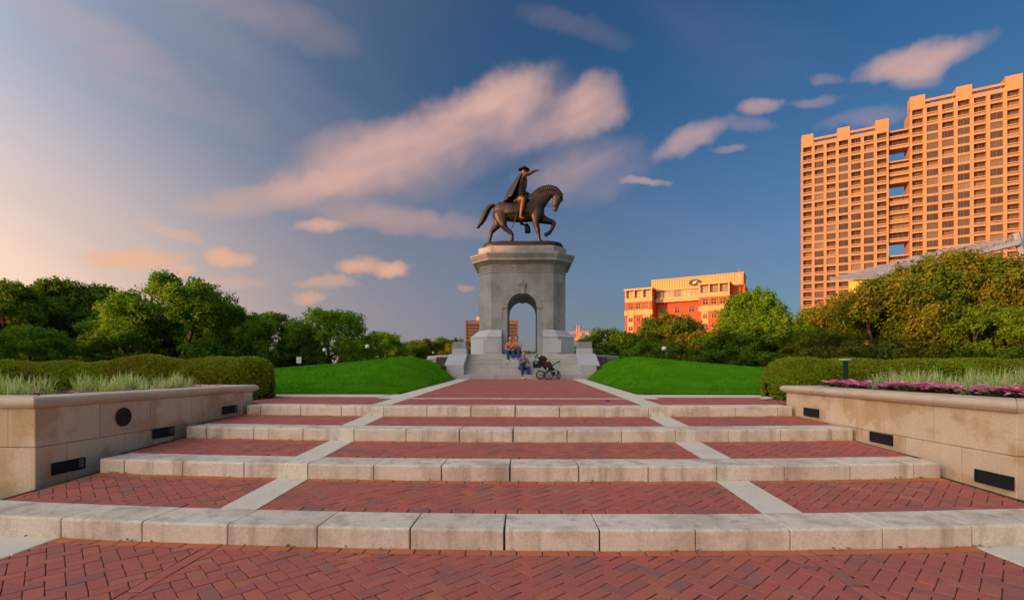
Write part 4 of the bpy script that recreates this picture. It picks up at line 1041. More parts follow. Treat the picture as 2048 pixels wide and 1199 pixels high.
# ------------------------------------------------------------------ trees
LEAF = {
 'bush': leaf_material('bush_leaf', [(.065, .155, .010), (.10, .205, .012), (.05, .12, .010), (.135, .235, .016)], .45, objrand=.25),
 'oak': leaf_material('oak_leaf', [(.09, .215, .010), (.14, .29, .014), (.07, .165, .010), (.19, .34, .018)], .5, objrand=.25),
 'dark': leaf_material('dark_leaf', [(.08, .175, .012), (.12, .225, .014), (.065, .135, .012), (.15, .255, .02)], .5, objrand=.2),
 'gold': leaf_material('gold_leaf', [(.10, .145, .010), (.15, .16, .012), (.07, .115, .010), (.19, .165, .014)], .3, big=(.07, .135, .010), big_scale=.22, objrand=.15),
}
def make_tree_meshes(seed, H, rx, base, nclump, nleaf, leaf, lsize, tall=False, open_=.0):
    rng = np.random.default_rng(seed); rnd = random.Random(seed)
    clumps = []
    tries = 0
    while len(clumps) < nclump and tries < 4000:
        tries += 1
        a = rnd.uniform(0, 6.283); t = rnd.random()
        if tall: z = base + (H - base) * t; prof = (math.sin(math.pi * min(1, .18 + t * .82)) ** .6) * rx
        else: z = base + (H - base) * t ** .8; prof = rx * math.sqrt(max(.02, 1 - (max(0, t - .15) / .85) ** 2.2))
        r = prof * rnd.uniform(.35, 1.0) ** .6
        s = rnd.uniform(.85, 1.5) * (rx / 6.0) * (.75 if t > .8 else 1) * (1.25 if tall else 1)
        c = Vector((r * math.cos(a), r * math.sin(a), z))
        if any((c - k[0]).length < (s + k[1]) * (.48 + open_) for k in clumps): continue
        clumps.append((c, s))
    tr = MB(); th = base * (.75 if not tall else 1.0); tops = []
    r0 = .055 * H * (.6 if tall else .75)
    nb = 5 if not tall else 3
    lean = Vector((rnd.uniform(-.4, .4), rnd.uniform(-.4, .4), 0))
    fork = Vector((lean.x, lean.y, th * .75))
    tr.tube([(0, 0, -.3), (lean.x * .3, lean.y * .3, th * .35), fork], [r0 * 1.35, r0, r0 * .85], 10)
    limbs = []
    for i in range(nb):
        a = 6.283 * i / nb + rnd.uniform(-.4, .4); d = rx * rnd.uniform(.4, .65) * (1 if not tall else .5); zz = base + (H - base) * rnd.uniform(.3, .6)
        e = Vector((math.cos(a) * d, math.sin(a) * d, zz)); mid = fork.lerp(e, .5) + Vector((math.cos(a) * .5, math.sin(a) * .5, -.6 if not tall else 0))
        tr.tube([fork, fork.lerp(mid, .5) + Vector((rnd.uniform(-.2, .2), rnd.uniform(-.2, .2), 0)), mid, e], [r0 * .7, r0 * .55, r0 * .42, r0 * .25], 7); limbs += [mid, e]
    for c, s in clumps:
        b = min(limbs, key=lambda l: (l - c).length + max(0, l.z - c.z)); m_ = b.lerp(c, .5) + Vector((rnd.uniform(-.3, .3), rnd.uniform(-.3, .3), rnd.uniform(-.2, .4)))
        tr.tube([b, m_, c], [r0 * .22, r0 * .14, r0 * .05], 5)
    tm = tr.mesh('trunk', M['bark'], True)
    w = np.array([s ** 2 for c, s in clumps]); w /= w.sum()
    ci = rng.choice(len(clumps), nleaf, p=w); C = np.array([tuple(c) for c, s in clumps])[ci]; S_ = np.array([s for c, s in clumps])[ci]
    # each clump is itself a set of tufts, so the outline is ragged
    nt_ = 26; tuft = rng.normal(0, 1, (len(clumps), nt_, 3)); tuft /= np.linalg.norm(tuft, axis=2, keepdims=True); tuft *= rng.uniform(.45, 1.35, (len(clumps), nt_, 1)); tuft[:, :, 2] *= .72
    ti = rng.integers(0, nt_, nleaf); Cn = C + tuft[ci, ti] * S_[:, None] + rng.normal(0, .20, (nleaf, 3)) * S_[:, None]
    s = lsize * (.45 + 1.1 * rng.random(nleaf))
    n = tuft[ci, ti] + rng.normal(0, .55, (nleaf, 3)) + np.array([0, 0, .35]); n /= np.linalg.norm(n, axis=1, keepdims=True)
    b = rng.normal(0, 1, (nleaf, 3)); b -= n * (n * b).sum(1, keepdims=True); b /= np.linalg.norm(b, axis=1, keepdims=True); d = np.cross(n, b)
    VV = np.stack([Cn - b * s[:, None], Cn + d * s[:, None] * .55, Cn + b * s[:, None], Cn - d * s[:, None] * .55], 1).reshape(-1, 3)
    return tm, fast_mesh('crown', VV, np.arange(4 * nleaf).reshape(-1, 4), leaf)
TP = {
 'oakA': make_tree_meshes(1, 11.5, 6.6, 3.0, 58, 42000, LEAF['oak'], .15, open_=.04),
 'oakB': make_tree_meshes(2, 10.5, 6.2, 2.6, 60, 42000, LEAF['oak'], .15),
 'oakC': make_tree_meshes(3, 9.0, 5.6, 2.4, 38, 26000, LEAF['oak'], .14, open_=.16),
 'darkA': make_tree_meshes(4, 13.0, 4.8, 2.0, 95, 48000, LEAF['dark'], .16, tall=True, open_=-.10),
 'darkB': make_tree_meshes(5, 11.0, 6.0, 1.2, 62, 40000, LEAF['dark'], .16),
 'goldA': make_tree_meshes(6, 11.5, 7.4, 2.2, 74, 56000, LEAF['gold'], .14),
 'goldB': make_tree_meshes(7, 8.5, 5.6, 1.2, 60, 40000, LEAF['gold'], .14),
 'bush': make_tree_meshes(8, 7.5, 5.2, .3, 62, 38000, LEAF['bush'], .14),
}
def tree(kind, px, topy, d, label, grp, rot=0.0, wide=1.0, name='tree', zb=0.0):
    H = {'oakA': 12.2, 'oakB': 11.2, 'oakC': 9.7, 'darkA': 13.7, 'darkB': 11.7, 'goldA': 12.2, 'goldB': 9.2, 'bush': 8.2}[kind]
    p = W(px, topy, d); h = p.z - zb; s = h / H
    e = empty(name, (p.x, p.y, zb), rot); e.scale = (s * wide, s * wide, s); tag(e, label, 'tree', grp)
    obj('trunk', TP[kind][0], e); obj('crown', TP[kind][1], e); return e
GL = 'trees on the left side of the park'; GR = 'trees on the right side of the park'; GF = 'distant trees behind the monument'
tree('darkA', 20, 560, 52, 'tall dark tree cut by the left edge of the photo', GL, .3, 1.1, 'leafy_tree')
tree('darkA', 120, 556, 58, 'narrow dark tree second from the left edge', GL, 1.9, 1.15, 'leafy_tree')
tree('darkA', 195, 568, 60, 'dark upright tree left of the gap below the peach cloud', GL, 4.1, 1.15, 'leafy_tree')
tree('oakB', 60, 650, 40, 'low green bushy tree in front of the tall dark trees at far left', GL, 2.2, 1.05, 'leafy_tree')
tree('darkB', -40, 590, 47, 'dark broad tree leaning in from beyond the left edge', GL, 5.2, 1.0, 'leafy_tree')
tree('oakA', 355, 548, 52, 'tallest bright green oak on the left with an uneven crown', GL, .9, 1.02, 'oak_tree')
tree('oakB', 280, 600, 56, 'green oak filling in left of the tallest oak', GL, 3.3, 1.05, 'oak_tree')
tree('oakA', 470, 615, 55, 'green oak right of the tallest oak, above the hedge end', GL, 2.4, 1.0, 'oak_tree')
tree('darkB', 545, 622, 72, 'dark tree between the tallest oak and the open branching oak', GL, 1.1, 1.1, 'leafy_tree')
tree('darkB', 220, 660, 46, 'dark low tree under the crowns of the left oaks', GL, 2.8, 1.2, 'leafy_tree')
tree('oakB', 425, 598, 60, 'green oak between the tallest oak and the hedge end', GL, 5.0, 1.1, 'oak_tree')
tree('darkB', 165, 590, 64, 'dark tree behind the narrow ones on the far left', GL, 4.4, 1.2, 'leafy_tree')
tree('oakA', 245, 590, 62, 'green oak behind the gap left of the tallest oak', GL, 1.4, 1.1, 'oak_tree')
tree('oakC', 668, 616, 62, 'open branching oak standing alone on the left lawn', GL, 3.6, 1.12, 'oak_tree')
tree('bush', 600, 672, 70, 'low green tree behind the open branching oak', GL, 1.0, 1.0, 'leafy_tree')
tree('oakB', 765, 662, 105, 'small far tree right of the open branching oak', GF, .4, 1.0, 'leafy_tree')
for i, (x, y) in enumerate(((810, 682), (850, 676), (893, 674), (935, 680), (990, 690), (1060, 700), (1120, 692))):
    tree('goldB' if i % 2 else 'bush', x, y, 135 + 8 * (i % 3), 'small distant tree in the row behind the monument', GF, i * 1.3, 1.25, 'leafy_tree')
rt = [('bush', 1215, 655, 60, 1.0, 'low green tree just right of the monument'), ('bush', 1262, 662, 57, 1.1, 'green tree below the left wing of the red brick building'),
      ('goldB', 1340, 622, 60, .95, 'olive gold tree covering the middle of the red brick building'), ('bush', 1300, 682, 50, 1.15, 'low green tree under the olive gold tree'),
      ('goldB', 1388, 658, 50, 1.0, 'yellow green tree below the right wing of the red brick building'), ('oakB', 1512, 575, 66, .72, 'bright green tree standing above the others beside the red brick building'),
      ('bush', 1455, 655, 47, 1.1, 'broad green tree below the bright tall one'), ('bush', 1540, 632, 46, 1.1, 'broad green tree left of the tall apartment tower'),
      ('darkB', 1630, 612, 52, 1.0, 'dark green tree at the foot of the tall apartment tower'), ('goldB', 1650, 655, 40, 1.0, 'small golden tree behind the right hedge'),
      ('goldA', 1770, 556, 44, 1.0, 'wide golden green oak in front of the glass roof'), ('goldA', 1900, 505, 47, 1.0, 'tallest golden oak in front of the tower'),
      ('goldA', 2045, 518, 44, .95, 'golden oak cut by the right edge of the photo'), ('bush', 1990, 610, 38, 1.0, 'green tree in front of the tallest golden oak'),
      ('bush', 1590, 650, 60, 1.0, 'dark low tree between two broad green ones'), ('oakB', 2130, 560, 42, 1.0, 'green oak just beyond the right edge of the photo')]
for i, (k, x, y, d, wd, lb) in enumerate(rt): tree(k, x, y, d, lb, GR, i * 2.1, wd, 'oak_tree' if k.startswith('gold') or k.startswith('oak') else 'leafy_tree')
# trees of the same belt beyond the left edge; they shade the terrace from the low sun
for i, (x, y, k, sc) in enumerate(SHADE):
    e = empty('leafy_tree', (x, y, 0), i * 1.7); e.scale = (sc, sc, sc); tag(e, 'dark tree of the left belt beyond the photo', 'tree', 'trees beyond the left edge')
    obj('trunk', TP[k][0], e); obj('crown', TP[k][1], e)
# ------------------------------------------------------------------ apartment tower
M['tower'] = material('tower_concrete', (.345, .185, .098), .85, var=(.29, .155, .082), var_scale=.12, var_amt=.5, fine=.06, fine_scale=2, bump=0)
M['tower_rail'] = material('tower_rail', (.37, .215, .12), .8, fine=.05, bump=0)
M['window_glass'] = material('window_glass', (.035, .030, .030), .2, spec=.2, fine=0, bump=0, rand=[(0, (.03, .026, .026)), (.6, (.05, .045, .045)), (.85, (.10, .085, .07)), (1, (.16, .13, .10))])
M['window_frame'] = material('window_frame', (.12, .085, .06), .6, fine=0, bump=0)
M['dark_interior'] = material('dark_interior', (.06, .05, .045), .9, fine=0, bump=0)
def frame_of(A, B):
    d = Vector((B.x - A.x, B.y - A.y, 0)); return d.length, math.atan2(d.y, d.x)
def tower():
    A, B = W(1603, 0, 180), W(2045, 0, 151); L, ang = frame_of(A, B)
    t = empty('apartment_tower', (A.x, A.y, 0), ang); tag(t, 'tall sunlit orange apartment tower with three openings through it', 'building')
    wl = MB(); u1, u2 = L * .437, L * .535; DEP_ = 9.0; RC_ = 1.5
    z_low = 8.0
    pane_w = MB()
    def window_mesh(w, hh):
        m = MB(); m.box(-w / 2, w / 2, .42, .46, 0, hh); m.mat(1)
        m.box(-w / 2, w / 2, .34, .41, 0, .10); m.box(-w / 2, w / 2, .34, .41, hh - .10, hh); m.box(-.05, .05, .35, .41, .1, hh - .1)
        m.box(-w * .26, -w * .26 + .07, .35, .41, .1, hh - .1)
        return m.mesh('window', [M['window_glass'], M['window_frame']])
    def balcony_mesh(w, hh):
        m = MB(); m.mat(1); m.box(-w / 2, w / 2, -.02, .08, .0, .12); m.box(-w / 2, w / 2, -.03, .10, .42, .66)
        m.mat(0); m.box(-w / 2, w / 2, 1.38, 1.42, 0, hh); m.mat(2); m.box(-.06, .06, 1.30, 1.38, 0, hh); m.box(w * .2, w * .2 + .08, 1.30, 1.38, 0, hh)
        return m.mesh('balcony', [M['window_glass'], M['tower_rail'], M['window_frame']])
    for (ua, ub, ztop, kinds) in ((0, u1, 88.3, 'bwbwbwb'), (u2, L, 94.0, 'bwbwxwb')):
        bay = (ub - ua) / 7; pw = bay * .23; rows_top = ztop - 4.7
        zs = []; z = rows_top
        while z > 14: zs.append(z); z -= 3.0
        wl.box(ua, ub, RC_ + .002, DEP_, 0, ztop - 4.4)
        wl.box(ua, ub, -.05, RC_, 0, zs[-1] - 2.4)
        for i in range(8):
            x = ua + i * bay; a, b = max(ua, x - pw / 2), min(ub, x + pw / 2)
            if i in (0, 7): a, b = (ua, ua + pw * .62) if i == 0 else (ub - pw * .62, ub)
            wl.box(a, b, 0, RC_, zs[-1] - 2.4, ztop - 4.0)
        wm = window_mesh(bay - pw, 2.18); bm_ = balcony_mesh(bay - pw, 2.35)
        rn = random.Random(int(ua) + 3)
        for r_i, z in enumerate(zs):
            for i in range(7):
                k = kinds[i]
                if r_i < 2: k = 'b'
                elif k == 'w' and rn.random() < .10: k = 'b'
                elif k == 'b' and i in (2, 4) and rn.random() < .45: k = 'w'
                xa, xb = ua + i * bay + pw * .5, ua + (i + 1) * bay - pw * .5
                if k == 'w':
                    obj('window', wm, t, ((xa + xb) / 2, 0, z - 2.21)); wl.box(xa, xb, .06, .6, z - 3.0, z - 2.22); wl.box(xa, xb, .62, RC_, z - 3, z)
                else:
                    obj('balcony', bm_, t, ((xa + xb) / 2, 0, z - 2.40)); wl.box(xa, xb, .06, RC_, z - 3.0, z - 2.41)
        for i in range(7):
            xa, xb = ua + i * bay, ua + (i + 1) * bay
            if i in (0, 3, 6): wl.box(xa + (.0 if i else 0), xb, -.12, 4.0, ztop - 4.68, ztop)
            else:
                wl.box(xa, xb, .05, .6, ztop - 4.68, ztop - 3.4); wl.box(xa, xb, .1, .9, ztop - 2.5, ztop - 1.7); wl.box(xa + bay * .2, xb - bay * .5, 2.5, 6, ztop - 3.3, ztop - 1.8)
        # side bands on the end walls
        for z in zs[::1]:
            wl.box(ua - .05 if ua == 0 else ub, ua if ua == 0 else ub + .05, 4, 7, z - 1.6, z - .2)
    # recessed connector with three openings
    holes = [(73.4, 77.6), (61.2, 65.6), (40.6, 45.2)]
    segs = []; z = 84.0
    for a, b in holes: segs.append((b, z)); z = a
    segs.append((8.0, z))
    bm2 = None
    for (a, b) in segs:
        wl.box(u1 + .002, u2 - .002, 2.4, 6.0, a, b)
        n = max(1, int(round((b - a) / 3.0))); fh = (b - a) / n
        for i in range(n):
            za = a + i * fh
            wl.box(u1 + .002, u2 - .002, .9, 2.402, za, za + .75)
            m = MB(); m.box(u1 + .1, u2 - .1, 2.36, 2.398, za + .75, za + fh); m.mat(1); m.box(u1 + .05, u2 - .05, .92, 1.0, za + 1.0, za + 1.3)
            for q in range(1, 4): m.mat(2); m.box(u1 + (u2 - u1) * q / 4 - .06, u1 + (u2 - u1) * q / 4 + .06, 2.28, 2.355, za + .75, za + fh)
            m.build('balcony', [M['window_glass'], M['tower_rail'], M['window_frame']], t)
        wl.box(u1 + .002, u2 - .002, .88, 2.404, b - .5, b)
    wl.build('wall', M['tower'], t)
tower()
# ------------------------------------------------------------------ red brick building
M['redbrick'] = material('red_brick_wall', (.40, .075, .032), .9, var=(.38, .08, .04), var_scale=.3, fine=.08, fine_scale=4, bump=0)
M['beige'] = material('beige_render', (.50, .29, .135), .85, fine=.05, fine_scale=2, bump=0)
M['curtain'] = material('curtained_glass', (.20, .165, .12), .3, fine=.3, fine_scale=2.5, bump=0, spec=.5, rand=[(0, (.10, .08, .06)), (.5, (.24, .19, .13)), (1, (.36, .27, .17))])
def red_building():
    A, B = W(1250, 0, 150), W(1459, 0, 135); L, ang = frame_of(A, B)
    t = empty('brick_building', (A.x, A.y, 0), ang); tag(t, 'red brick and beige building with an oval roof sign, behind the right trees', 'building')
    a, b = L * .279, L * .728; Zr = 25.9; rec = 4.5
    be = MB(); rd = MB(); gl = []
    def win(u, z, w, hh, v0=0.0, name='window', gm='curtain'):
        m = MB(); m.box(u, u + w, v0 + .18, v0 + .24, z, z + hh); m.mat(1)
        for q in (0, .5, 1): m.box(u + (w - .08) * q, u + (w - .08) * q + .08, v0 + .05, v0 + .175, z, z + hh)
        m.box(u + .09, u + w - .09, v0 + .06, v0 + .17, z + hh * .62, z + hh * .62 + .07)
        m.build(name, [M[gm], M['beige']], t)
    for (ua, ub) in ((0, a), (b, L)):
        w = ub - ua; D = 16.0 if ua else 14
        # penthouse floor: corner posts, glazing set back, fascia
        be.box(ua - .25, ub + .25, -.3, D, Zr - .55, Zr)
        for q in range(4): be.box(ua + (w - .35) * q / 3, ua + (w - .35) * q / 3 + .35, 0, .35, 23.0, Zr - .552)
        for q in range(3): win(ua + (w - .35) * q / 3 + .36, 23.25, (w - .35) / 3 - .37, 2.05, .9)
        be.box(ua, ub, -.02, 1.6, 21.75, 23.0); rd.box(ua + .02, ub - .02, 1.62, D, 19.0, Zr - .56)
        # red floor
        def strip(mb, z0, z1, opens, v=0.0):
            cur = ua
            for (o0, o1) in opens: mb.box(cur, o0, v, v + 1.6, z0, z1); cur = o1
            mb.box(cur, ub, v, v + 1.6, z0, z1)
        wn = [(ua + w * f, ua + w * (f + .19)) for f in (.12, .40, .69)]
        rd.box(ua, ub, .05, 1.6, 21.2, 21.748); strip(rd, 19.55, 21.2, wn, .05); rd.box(ua, ub, .05, 1.6, 19.2, 19.55)
        for (o0, o1) in wn: win(o0, 19.56, o1 - o0, 1.63, .05, gm='window_glass'); be.box(o0 - .1, o1 + .1, -.02, .12, 19.42, 19.55)
        be.box(ua - .12, ub + .12, -.14, 1.6, 17.7, 19.198)
        for lev in range(5):
            z1 = 17.7 - lev * 2.75; z0 = z1 - 2.75
            wn2 = [(ua + w * f, ua + w * (f + .17)) for f in (.13, .42, .71)]
            cur = ua
            cols = ['r', 'b', 'r', 'r', 'b']
            segs = [(ua, ua + w * .09, rd), (ua + w * .09, ua + w * .30 + .1, be), (ua + w * .30 + .1, ua + w * .66, rd), (ua + w * .66, ua + w * .92, be), (ua + w * .92, ub, rd)]
            for (s0, s1, mb) in segs:
                ops = [o for o in wn2 if o[0] >= s0 - .01 and o[1] <= s1 + .01]
                v = .02 if mb is rd else 0.0
                mb.box(s0, s1, v, 1.6, z1 - .75, z1 - .001); mb.box(s0, s1, v, 1.6, z0, z0 + .7)
                c = s0
                for o in ops: mb.box(c, o[0], v, 1.6, z0 + .7, z1 - .75); c = o[1]
                mb.box(c, s1, v, 1.6, z0 + .7, z1 - .75)
            for (o0, o1) in wn2: win(o0, z0 + .71, o1 - o0, 1.28, .0, gm='window_glass'); be.box(o0 - .08, o1 + .08, -.07, .1, z0 + .58, z0 + .7)
        rd.box(ua + .05, ub - .05, 1.62, D, 0, 19.0)
    # recessed middle: glazed top floor on a beige band, dark below
    be.box(a + .26, b - .26, rec - .4, 14, Zr - .75, Zr - .1)
    n = 5
    for q in range(n): win(a + .3 + (b - a - .6) * q / n, 23.1, (b - a - .6) / n - .25, 1.95, rec - .1); be.box(a + .3 + (b - a - .6) * (q + 1) / n - .25, a + .3 + (b - a - .6) * (q + 1) / n, rec, rec + .3, 23.05, Zr - .76)
    be.box(a + .1, b - .1, rec - .3, rec + 2, 21.6, 23.05)
    rd.box(a + .1, b - .1, rec + 1.2, 14, 0, 21.6)
    for lev in range(3):
        for q in range(3): win(a + 1.2 + q * 4.2, 18.4 - lev * 3, 1.7, 1.6, rec + .98, gm='window_glass')
    rd.box(L, L + 3.6, 5.0, 21, 0, Zr - .5)
    be.build('beige_wall', M['beige'], t); rd.build('brick_wall', M['redbrick'], t)
    # roof screen with ribs
    sc = MB(); s0, s1, v0 = 6.5, L + 3.0, 7.0; sc.box(s0, s1, v0, v0 + 9, Zr - .4, 29.0); sc.box(s0 - .15, s1 + .15, v0 - .2, v0 + 9.2, 29.0, 29.25)
    o = sc.build('roof_screen', M['beige'], t)
    for i in range(36):
        m = MB(); x = s0 + .3 + i * (s1 - s0 - .6) / 35; m.box(x - .07, x + .07, v0 - .14, v0 - .002, Zr + .05, 28.98); m.build('rib', M['beige'], o)
    # oval sign with a white slash
    sg = MB(); sg.lathe([(1, 0), (1.02, .05), (1, .16), (.96, .18), (.001, .18)], n=36)
    c = (L * .655, v0 - .4, 27.35)
    si = sg.build('oval_sign', material('sign_black', (.02, .016, .02), .4, fine=0, bump=0), t, loc=c, rot=(R(90), 0, 0)); si.scale = (1.75, .95, 1)
    zz = MB(); zz.prism([(p * .62, q * .72) for p, q in ((-.50, .34), (.62, .62), (.70, .50), (-.28, -.34), (.30, -.20), (.34, -.34), (-.62, -.58), (-.66, -.44), (.26, .40), (-.46, .20))], .185, .23)
    zz.build('letter', material('sign_white', (.8, .74, .68), .5, fine=0, bump=0), si)
    an = MB(); an.tube([(L * .80, v0 + 3, 29.2), (L * .80, v0 + 3, 31.0)], .06, 6); an.build('antenna', M['window_frame'], t)
    an = MB(); an.box(s1 - 1.6, s1 - .6, v0 + .5, v0 + 1.5, 29.25, 30.1); an.build('roof_vent', M['window_frame'], t)
red_building()
# ------------------------------------------------------------------ far brown building
M['brown'] = material('brown_cladding', (.12, .065, .05), .85, fine=.05, fine_scale=1, bump=0)
def brown_building():
    d = 520; A = W(931, 0, d); B = W(1036, 0, d); L, ang = frame_of(A, B)
    t = empty('office_block', (A.x, A.y, 0), ang); tag(t, 'distant dark brown office block with horizontal bands behind the monument', 'building')
    H = 1.44 + (735 - 642) / 960 * d; n = 15; fh = H / n
    m = MB(); m.box(.5, L - .5, .6, 25, 0, H - .3); m.build('core', M['dark_interior'], t)
    for i in range(n):
        m = MB(); m.box(0, L, 0, 25.4, i * fh, i * fh + fh * .46); m.build('floor_band', M['brown'], t)
        w = MB(); w.box(.6, L - .6, .4, .59, i * fh + fh * .46, (i + 1) * fh); w.build('window_band', M['window_glass'], t)
    m = MB(); m.box(0, L, 0, 25.4, H - .3, H + .8); m.build('parapet', M['brown'], t)
    for x in (0, L - 1.6): m = MB(); m.box(x, x + 1.6, -.3, 1.2, 0, H + .4); m.build('corner_pier', M['brown'], t)
    m = MB(); m.box(L * .2, L * .30, 4, 12, H + .5, H + 5.5); m.build('plant_room', M['beige'], t)
brown_building()
# ------------------------------------------------------------------ tower crane
M['crane'] = material('crane_paint', (.62, .27, .04), .5, fine=.05, fine_scale=1, bump=0)
def crane():
    d = 330; k = d / 960; p = W(1156, 735, d); t = empty('tower_crane', (p.x, p.y, 0)); tag(t, 'orange tower crane right of the monument, above the far trees', 'crane')
    def Pt(x, y): return ((x - 1156) * k, 0, 1.44 + (735 - y) * k)
    def lattice(a, b, w, n, name):
        a, b = Vector(a), Vector(b); m = MB(); dr = (b - a).normalized(); u = Vector((0, 1, 0)); v = dr.cross(u); c4 = [(u * i + v * j) * w / 2 for i, j in ((1, 1), (1, -1), (-1, -1), (-1, 1))]
        for c in c4: m.tube([a + c, b + c], .12, 5)
        for i in range(n):
            p0, p1 = a.lerp(b, i / n), a.lerp(b, (i + 1) / n)
            for q in range(4): m.tube([p0 + c4[q], p1 + c4[(q + 1) % 4]], .07, 4)
        return m.build(name, M['crane'], t)
    lattice((0, 0, 0), Pt(1156, 664), 1.6, 14, 'mast'); lattice(Pt(1156, 664), Pt(1156, 650), 1.6, 4, 'tower_peak')
    lattice(Pt(1157, 664), Pt(1177, 664), 1.6, 8, 'counter_jib'); lattice(Pt(1155, 664), Pt(1136, 665), 1.5, 8, 'jib')
    m = MB(); a = Pt(1173, 668); m.box(a[0] - .6, a[0] + 1.2, -.9, .9, a[2] - 1.4, a[2] + 1.4); m.build('counterweight', M['crane'], t)
    m = MB(); a = Pt(1159, 668); m.box(a[0] - .8, a[0] + 1.2, -1.6, -.2, a[2] - 1.2, a[2] + 1); m.build('cab', M['crane'], t)
    m = MB(); a = Pt(1156, 677); m.box(a[0] - 1.3, a[0] + 1.3, -1.3, 1.3, a[2] - 1.2, a[2] + 1.2); m.box(a[0] - 4.2, a[0] + 3.2, -.8, .8, a[2] - .7, a[2] + .1); m.build('climbing_frame', M['crane'], t)
    m = MB(); m.tube([Pt(1156, 650), Pt(1175, 663)], .10, 4); m.tube([Pt(1156, 650), Pt(1138, 664)], .10, 4); m.build('tie_cable', M['black_metal'], t)
crane()
# ------------------------------------------------------------------ open-air theatre roof behind the golden oaks
M['roof_metal'] = material('roof_metal', (.22, .27, .35), .5, metallic=.2, var=(.16, .20, .27), var_scale=.2, fine=.05, fine_scale=1, bump=0)
M['theatre_wall'] = material('theatre_wall', (.16, .20, .27), .6, var=(.12, .15, .21), var_scale=.3, fine=.05, fine_scale=1, bump=0)
def theatre():
    t = empty('theatre_pavilion', (0, 0, 0)); tag(t, 'open air theatre with a sloping metal and glass roof behind the golden oaks', 'building')
    a = W(1745, 558, 86); b = W(2032, 487, 80); dv = Vector((FWD.x, FWD.y, 0)) * 16 + Vector((RGT.x, RGT.y, 0)) * 3 + Vector((0, 0, 2.6))
    n = 12
    m = MB(); up = Vector((0, 0, .5))
    m.add([a, b, b + dv, a + dv, a + up, b + up, b + dv + up, a + dv + up], [(0, 3, 2, 1), (4, 5, 6, 7), (0, 1, 5, 4), (1, 2, 6, 5), (2, 3, 7, 6), (3, 0, 4, 7)]); m.build('roof', M['roof_metal'], t)
    for i in range(n + 1):
        p = a.lerp(b, i / n); m = MB(); m.tube([p + Vector((0, 0, .6)) - dv * .02, p + dv + Vector((0, 0, .6))], .16, 6); m.build('rib', M['roof_metal'], t)
    m = MB(); m.tube([a - dv * .03, b - dv * .03], [.45, .45], 6); m.build('edge_beam', M['roof_metal'], t)
    # truss railing along the high end
    m = MB(); p0, p1 = a.lerp(b, .62), b
    m.tube([p0 + Vector((0, 0, 1.6)), p1 + Vector((0, 0, 1.6))], .09, 5)
    for i in range(10): q = p0.lerp(p1, i / 9); m.tube([q + Vector((0, 0, .4)), q + Vector((0, 0, 1.6))], .07, 5); m.tube([q + Vector((0, 0, 1.6)), p0.lerp(p1, min(1, (i + 1) / 9)) + Vector((0, 0, .5))], .05, 4)
    m.build('truss_railing', M['theatre_wall'], t)
    m = MB(); c = b; m.tube([c + Vector((0, 0, 1.8)), c + RGT * 1.2 - Vector((0, 0, 2.5)), c + RGT * 1.6 - Vector((0, 0, c.z))], [.5, .45, .4], 8); m.build('mast', M['roof_metal'], t)
    m = MB(); c = W(1725, 562, 90); e = W(1776, 546, 90); m.add([c, e, e + Vector((0, 0, -4)), c + Vector((0, 0, -4)), c + dv * .3, e + dv * .3, e + dv * .3 + Vector((0, 0, -4)), c + dv * .3 + Vector((0, 0, -4))], [(0, 1, 2, 3), (7, 6, 5, 4), (0, 4, 5, 1), (1, 5, 6, 2), (2, 6, 7, 3), (3, 7, 4, 0)])
    m.build('yellow_fascia', material('yellow_panel', (.75, .45, .08), .5, fine=0, bump=0), t)
    A = W(1680, 0, 88); B = W(2160, 0, 82); L, ang = frame_of(A, B)
    for i in range(9):
        m = MB(); m.box(i * L / 9 + .06, (i + 1) * L / 9 - .06, 0, .4, 0, 5.2); o = m.build('wall_panel', M['theatre_wall'], t, loc=(A.x, A.y, 0), rot=(0, 0, ang))
    m = MB(); m.box(0, L, .41, 14, 0, 5.0); m.build('stage_house', M['theatre_wall'], t, loc=(A.x, A.y, 0), rot=(0, 0, ang))
theatre()
# ------------------------------------------------------------------ lamps, sign, road, cars
M['globe'] = material('lamp_globe', (.80, .80, .78), .3, fine=0, bump=0)
def lamp(px, gy, d, label):
    p = W(px, gy, d); e = empty('park_lamp', (p.x, p.y, 0)); tag(e, label, 'lamp', 'globe lamps in the park'); H = p.z
    m = MB(); m.lathe([(.16, -.1), (.16, .25), (.10, .35), (.065, .5), (.05, H * .6), (.042, H - .28), (.07, H - .25), (.05, H - .2), (.11, H - .17), (.12, H - .13)], n=14); m.build('post', M['dark_green'], e, True)
    m = MB(); m.ball((0, 0, H + .02), .165, 16, 12); m.build('globe', M['globe'], e, True)
    m = MB(); m.lathe([(.06, H + .17), (.05, H + .2), (.015, H + .22), (.012, H + .28), (.001, H + .3)], n=10); m.build('finial', M['dark_green'], e)
lamp(649, 700, 40, 'globe lamp beside the trunk of the open branching oak'); lamp(734.5, 693, 38, 'globe lamp on the left lawn crest right of the open branching oak'); lamp(1328, 697, 36, 'globe lamp on the crest of the right lawn')
lamp(866, 705, 75, 'tiny far globe lamp left of the monument')
def sign():
    p = W(598, 719, 38); e = empty('notice_sign', (p.x, p.y, 0)); tag(e, 'small blank pale notice board on two posts behind the left lawn', 'sign'); k = 38 / 960
    m = MB(); m.box(-5 * k, 5 * k, -.03, .0, p.z - 7 * k, p.z + 6 * k); m.build('board', material('sign_board', (.55, .56, .54), .6, fine=.05, bump=0), e)
    for x in (-.12, .12): m = MB(); m.box(x - .02, x + .02, .001, .04, 0, p.z + .15); m.build('post', M['black_metal'], e)
sign()
rd_ = MB(); q = [W(-600, 0, 44), W(700, 0, 48), W(700, 0, 55), W(-600, 0, 51)]
rd_.add([(v.x, v.y, -.05) for v in q], [(0, 1, 2, 3)]); structure(rd_.build('park_road', M['road']))
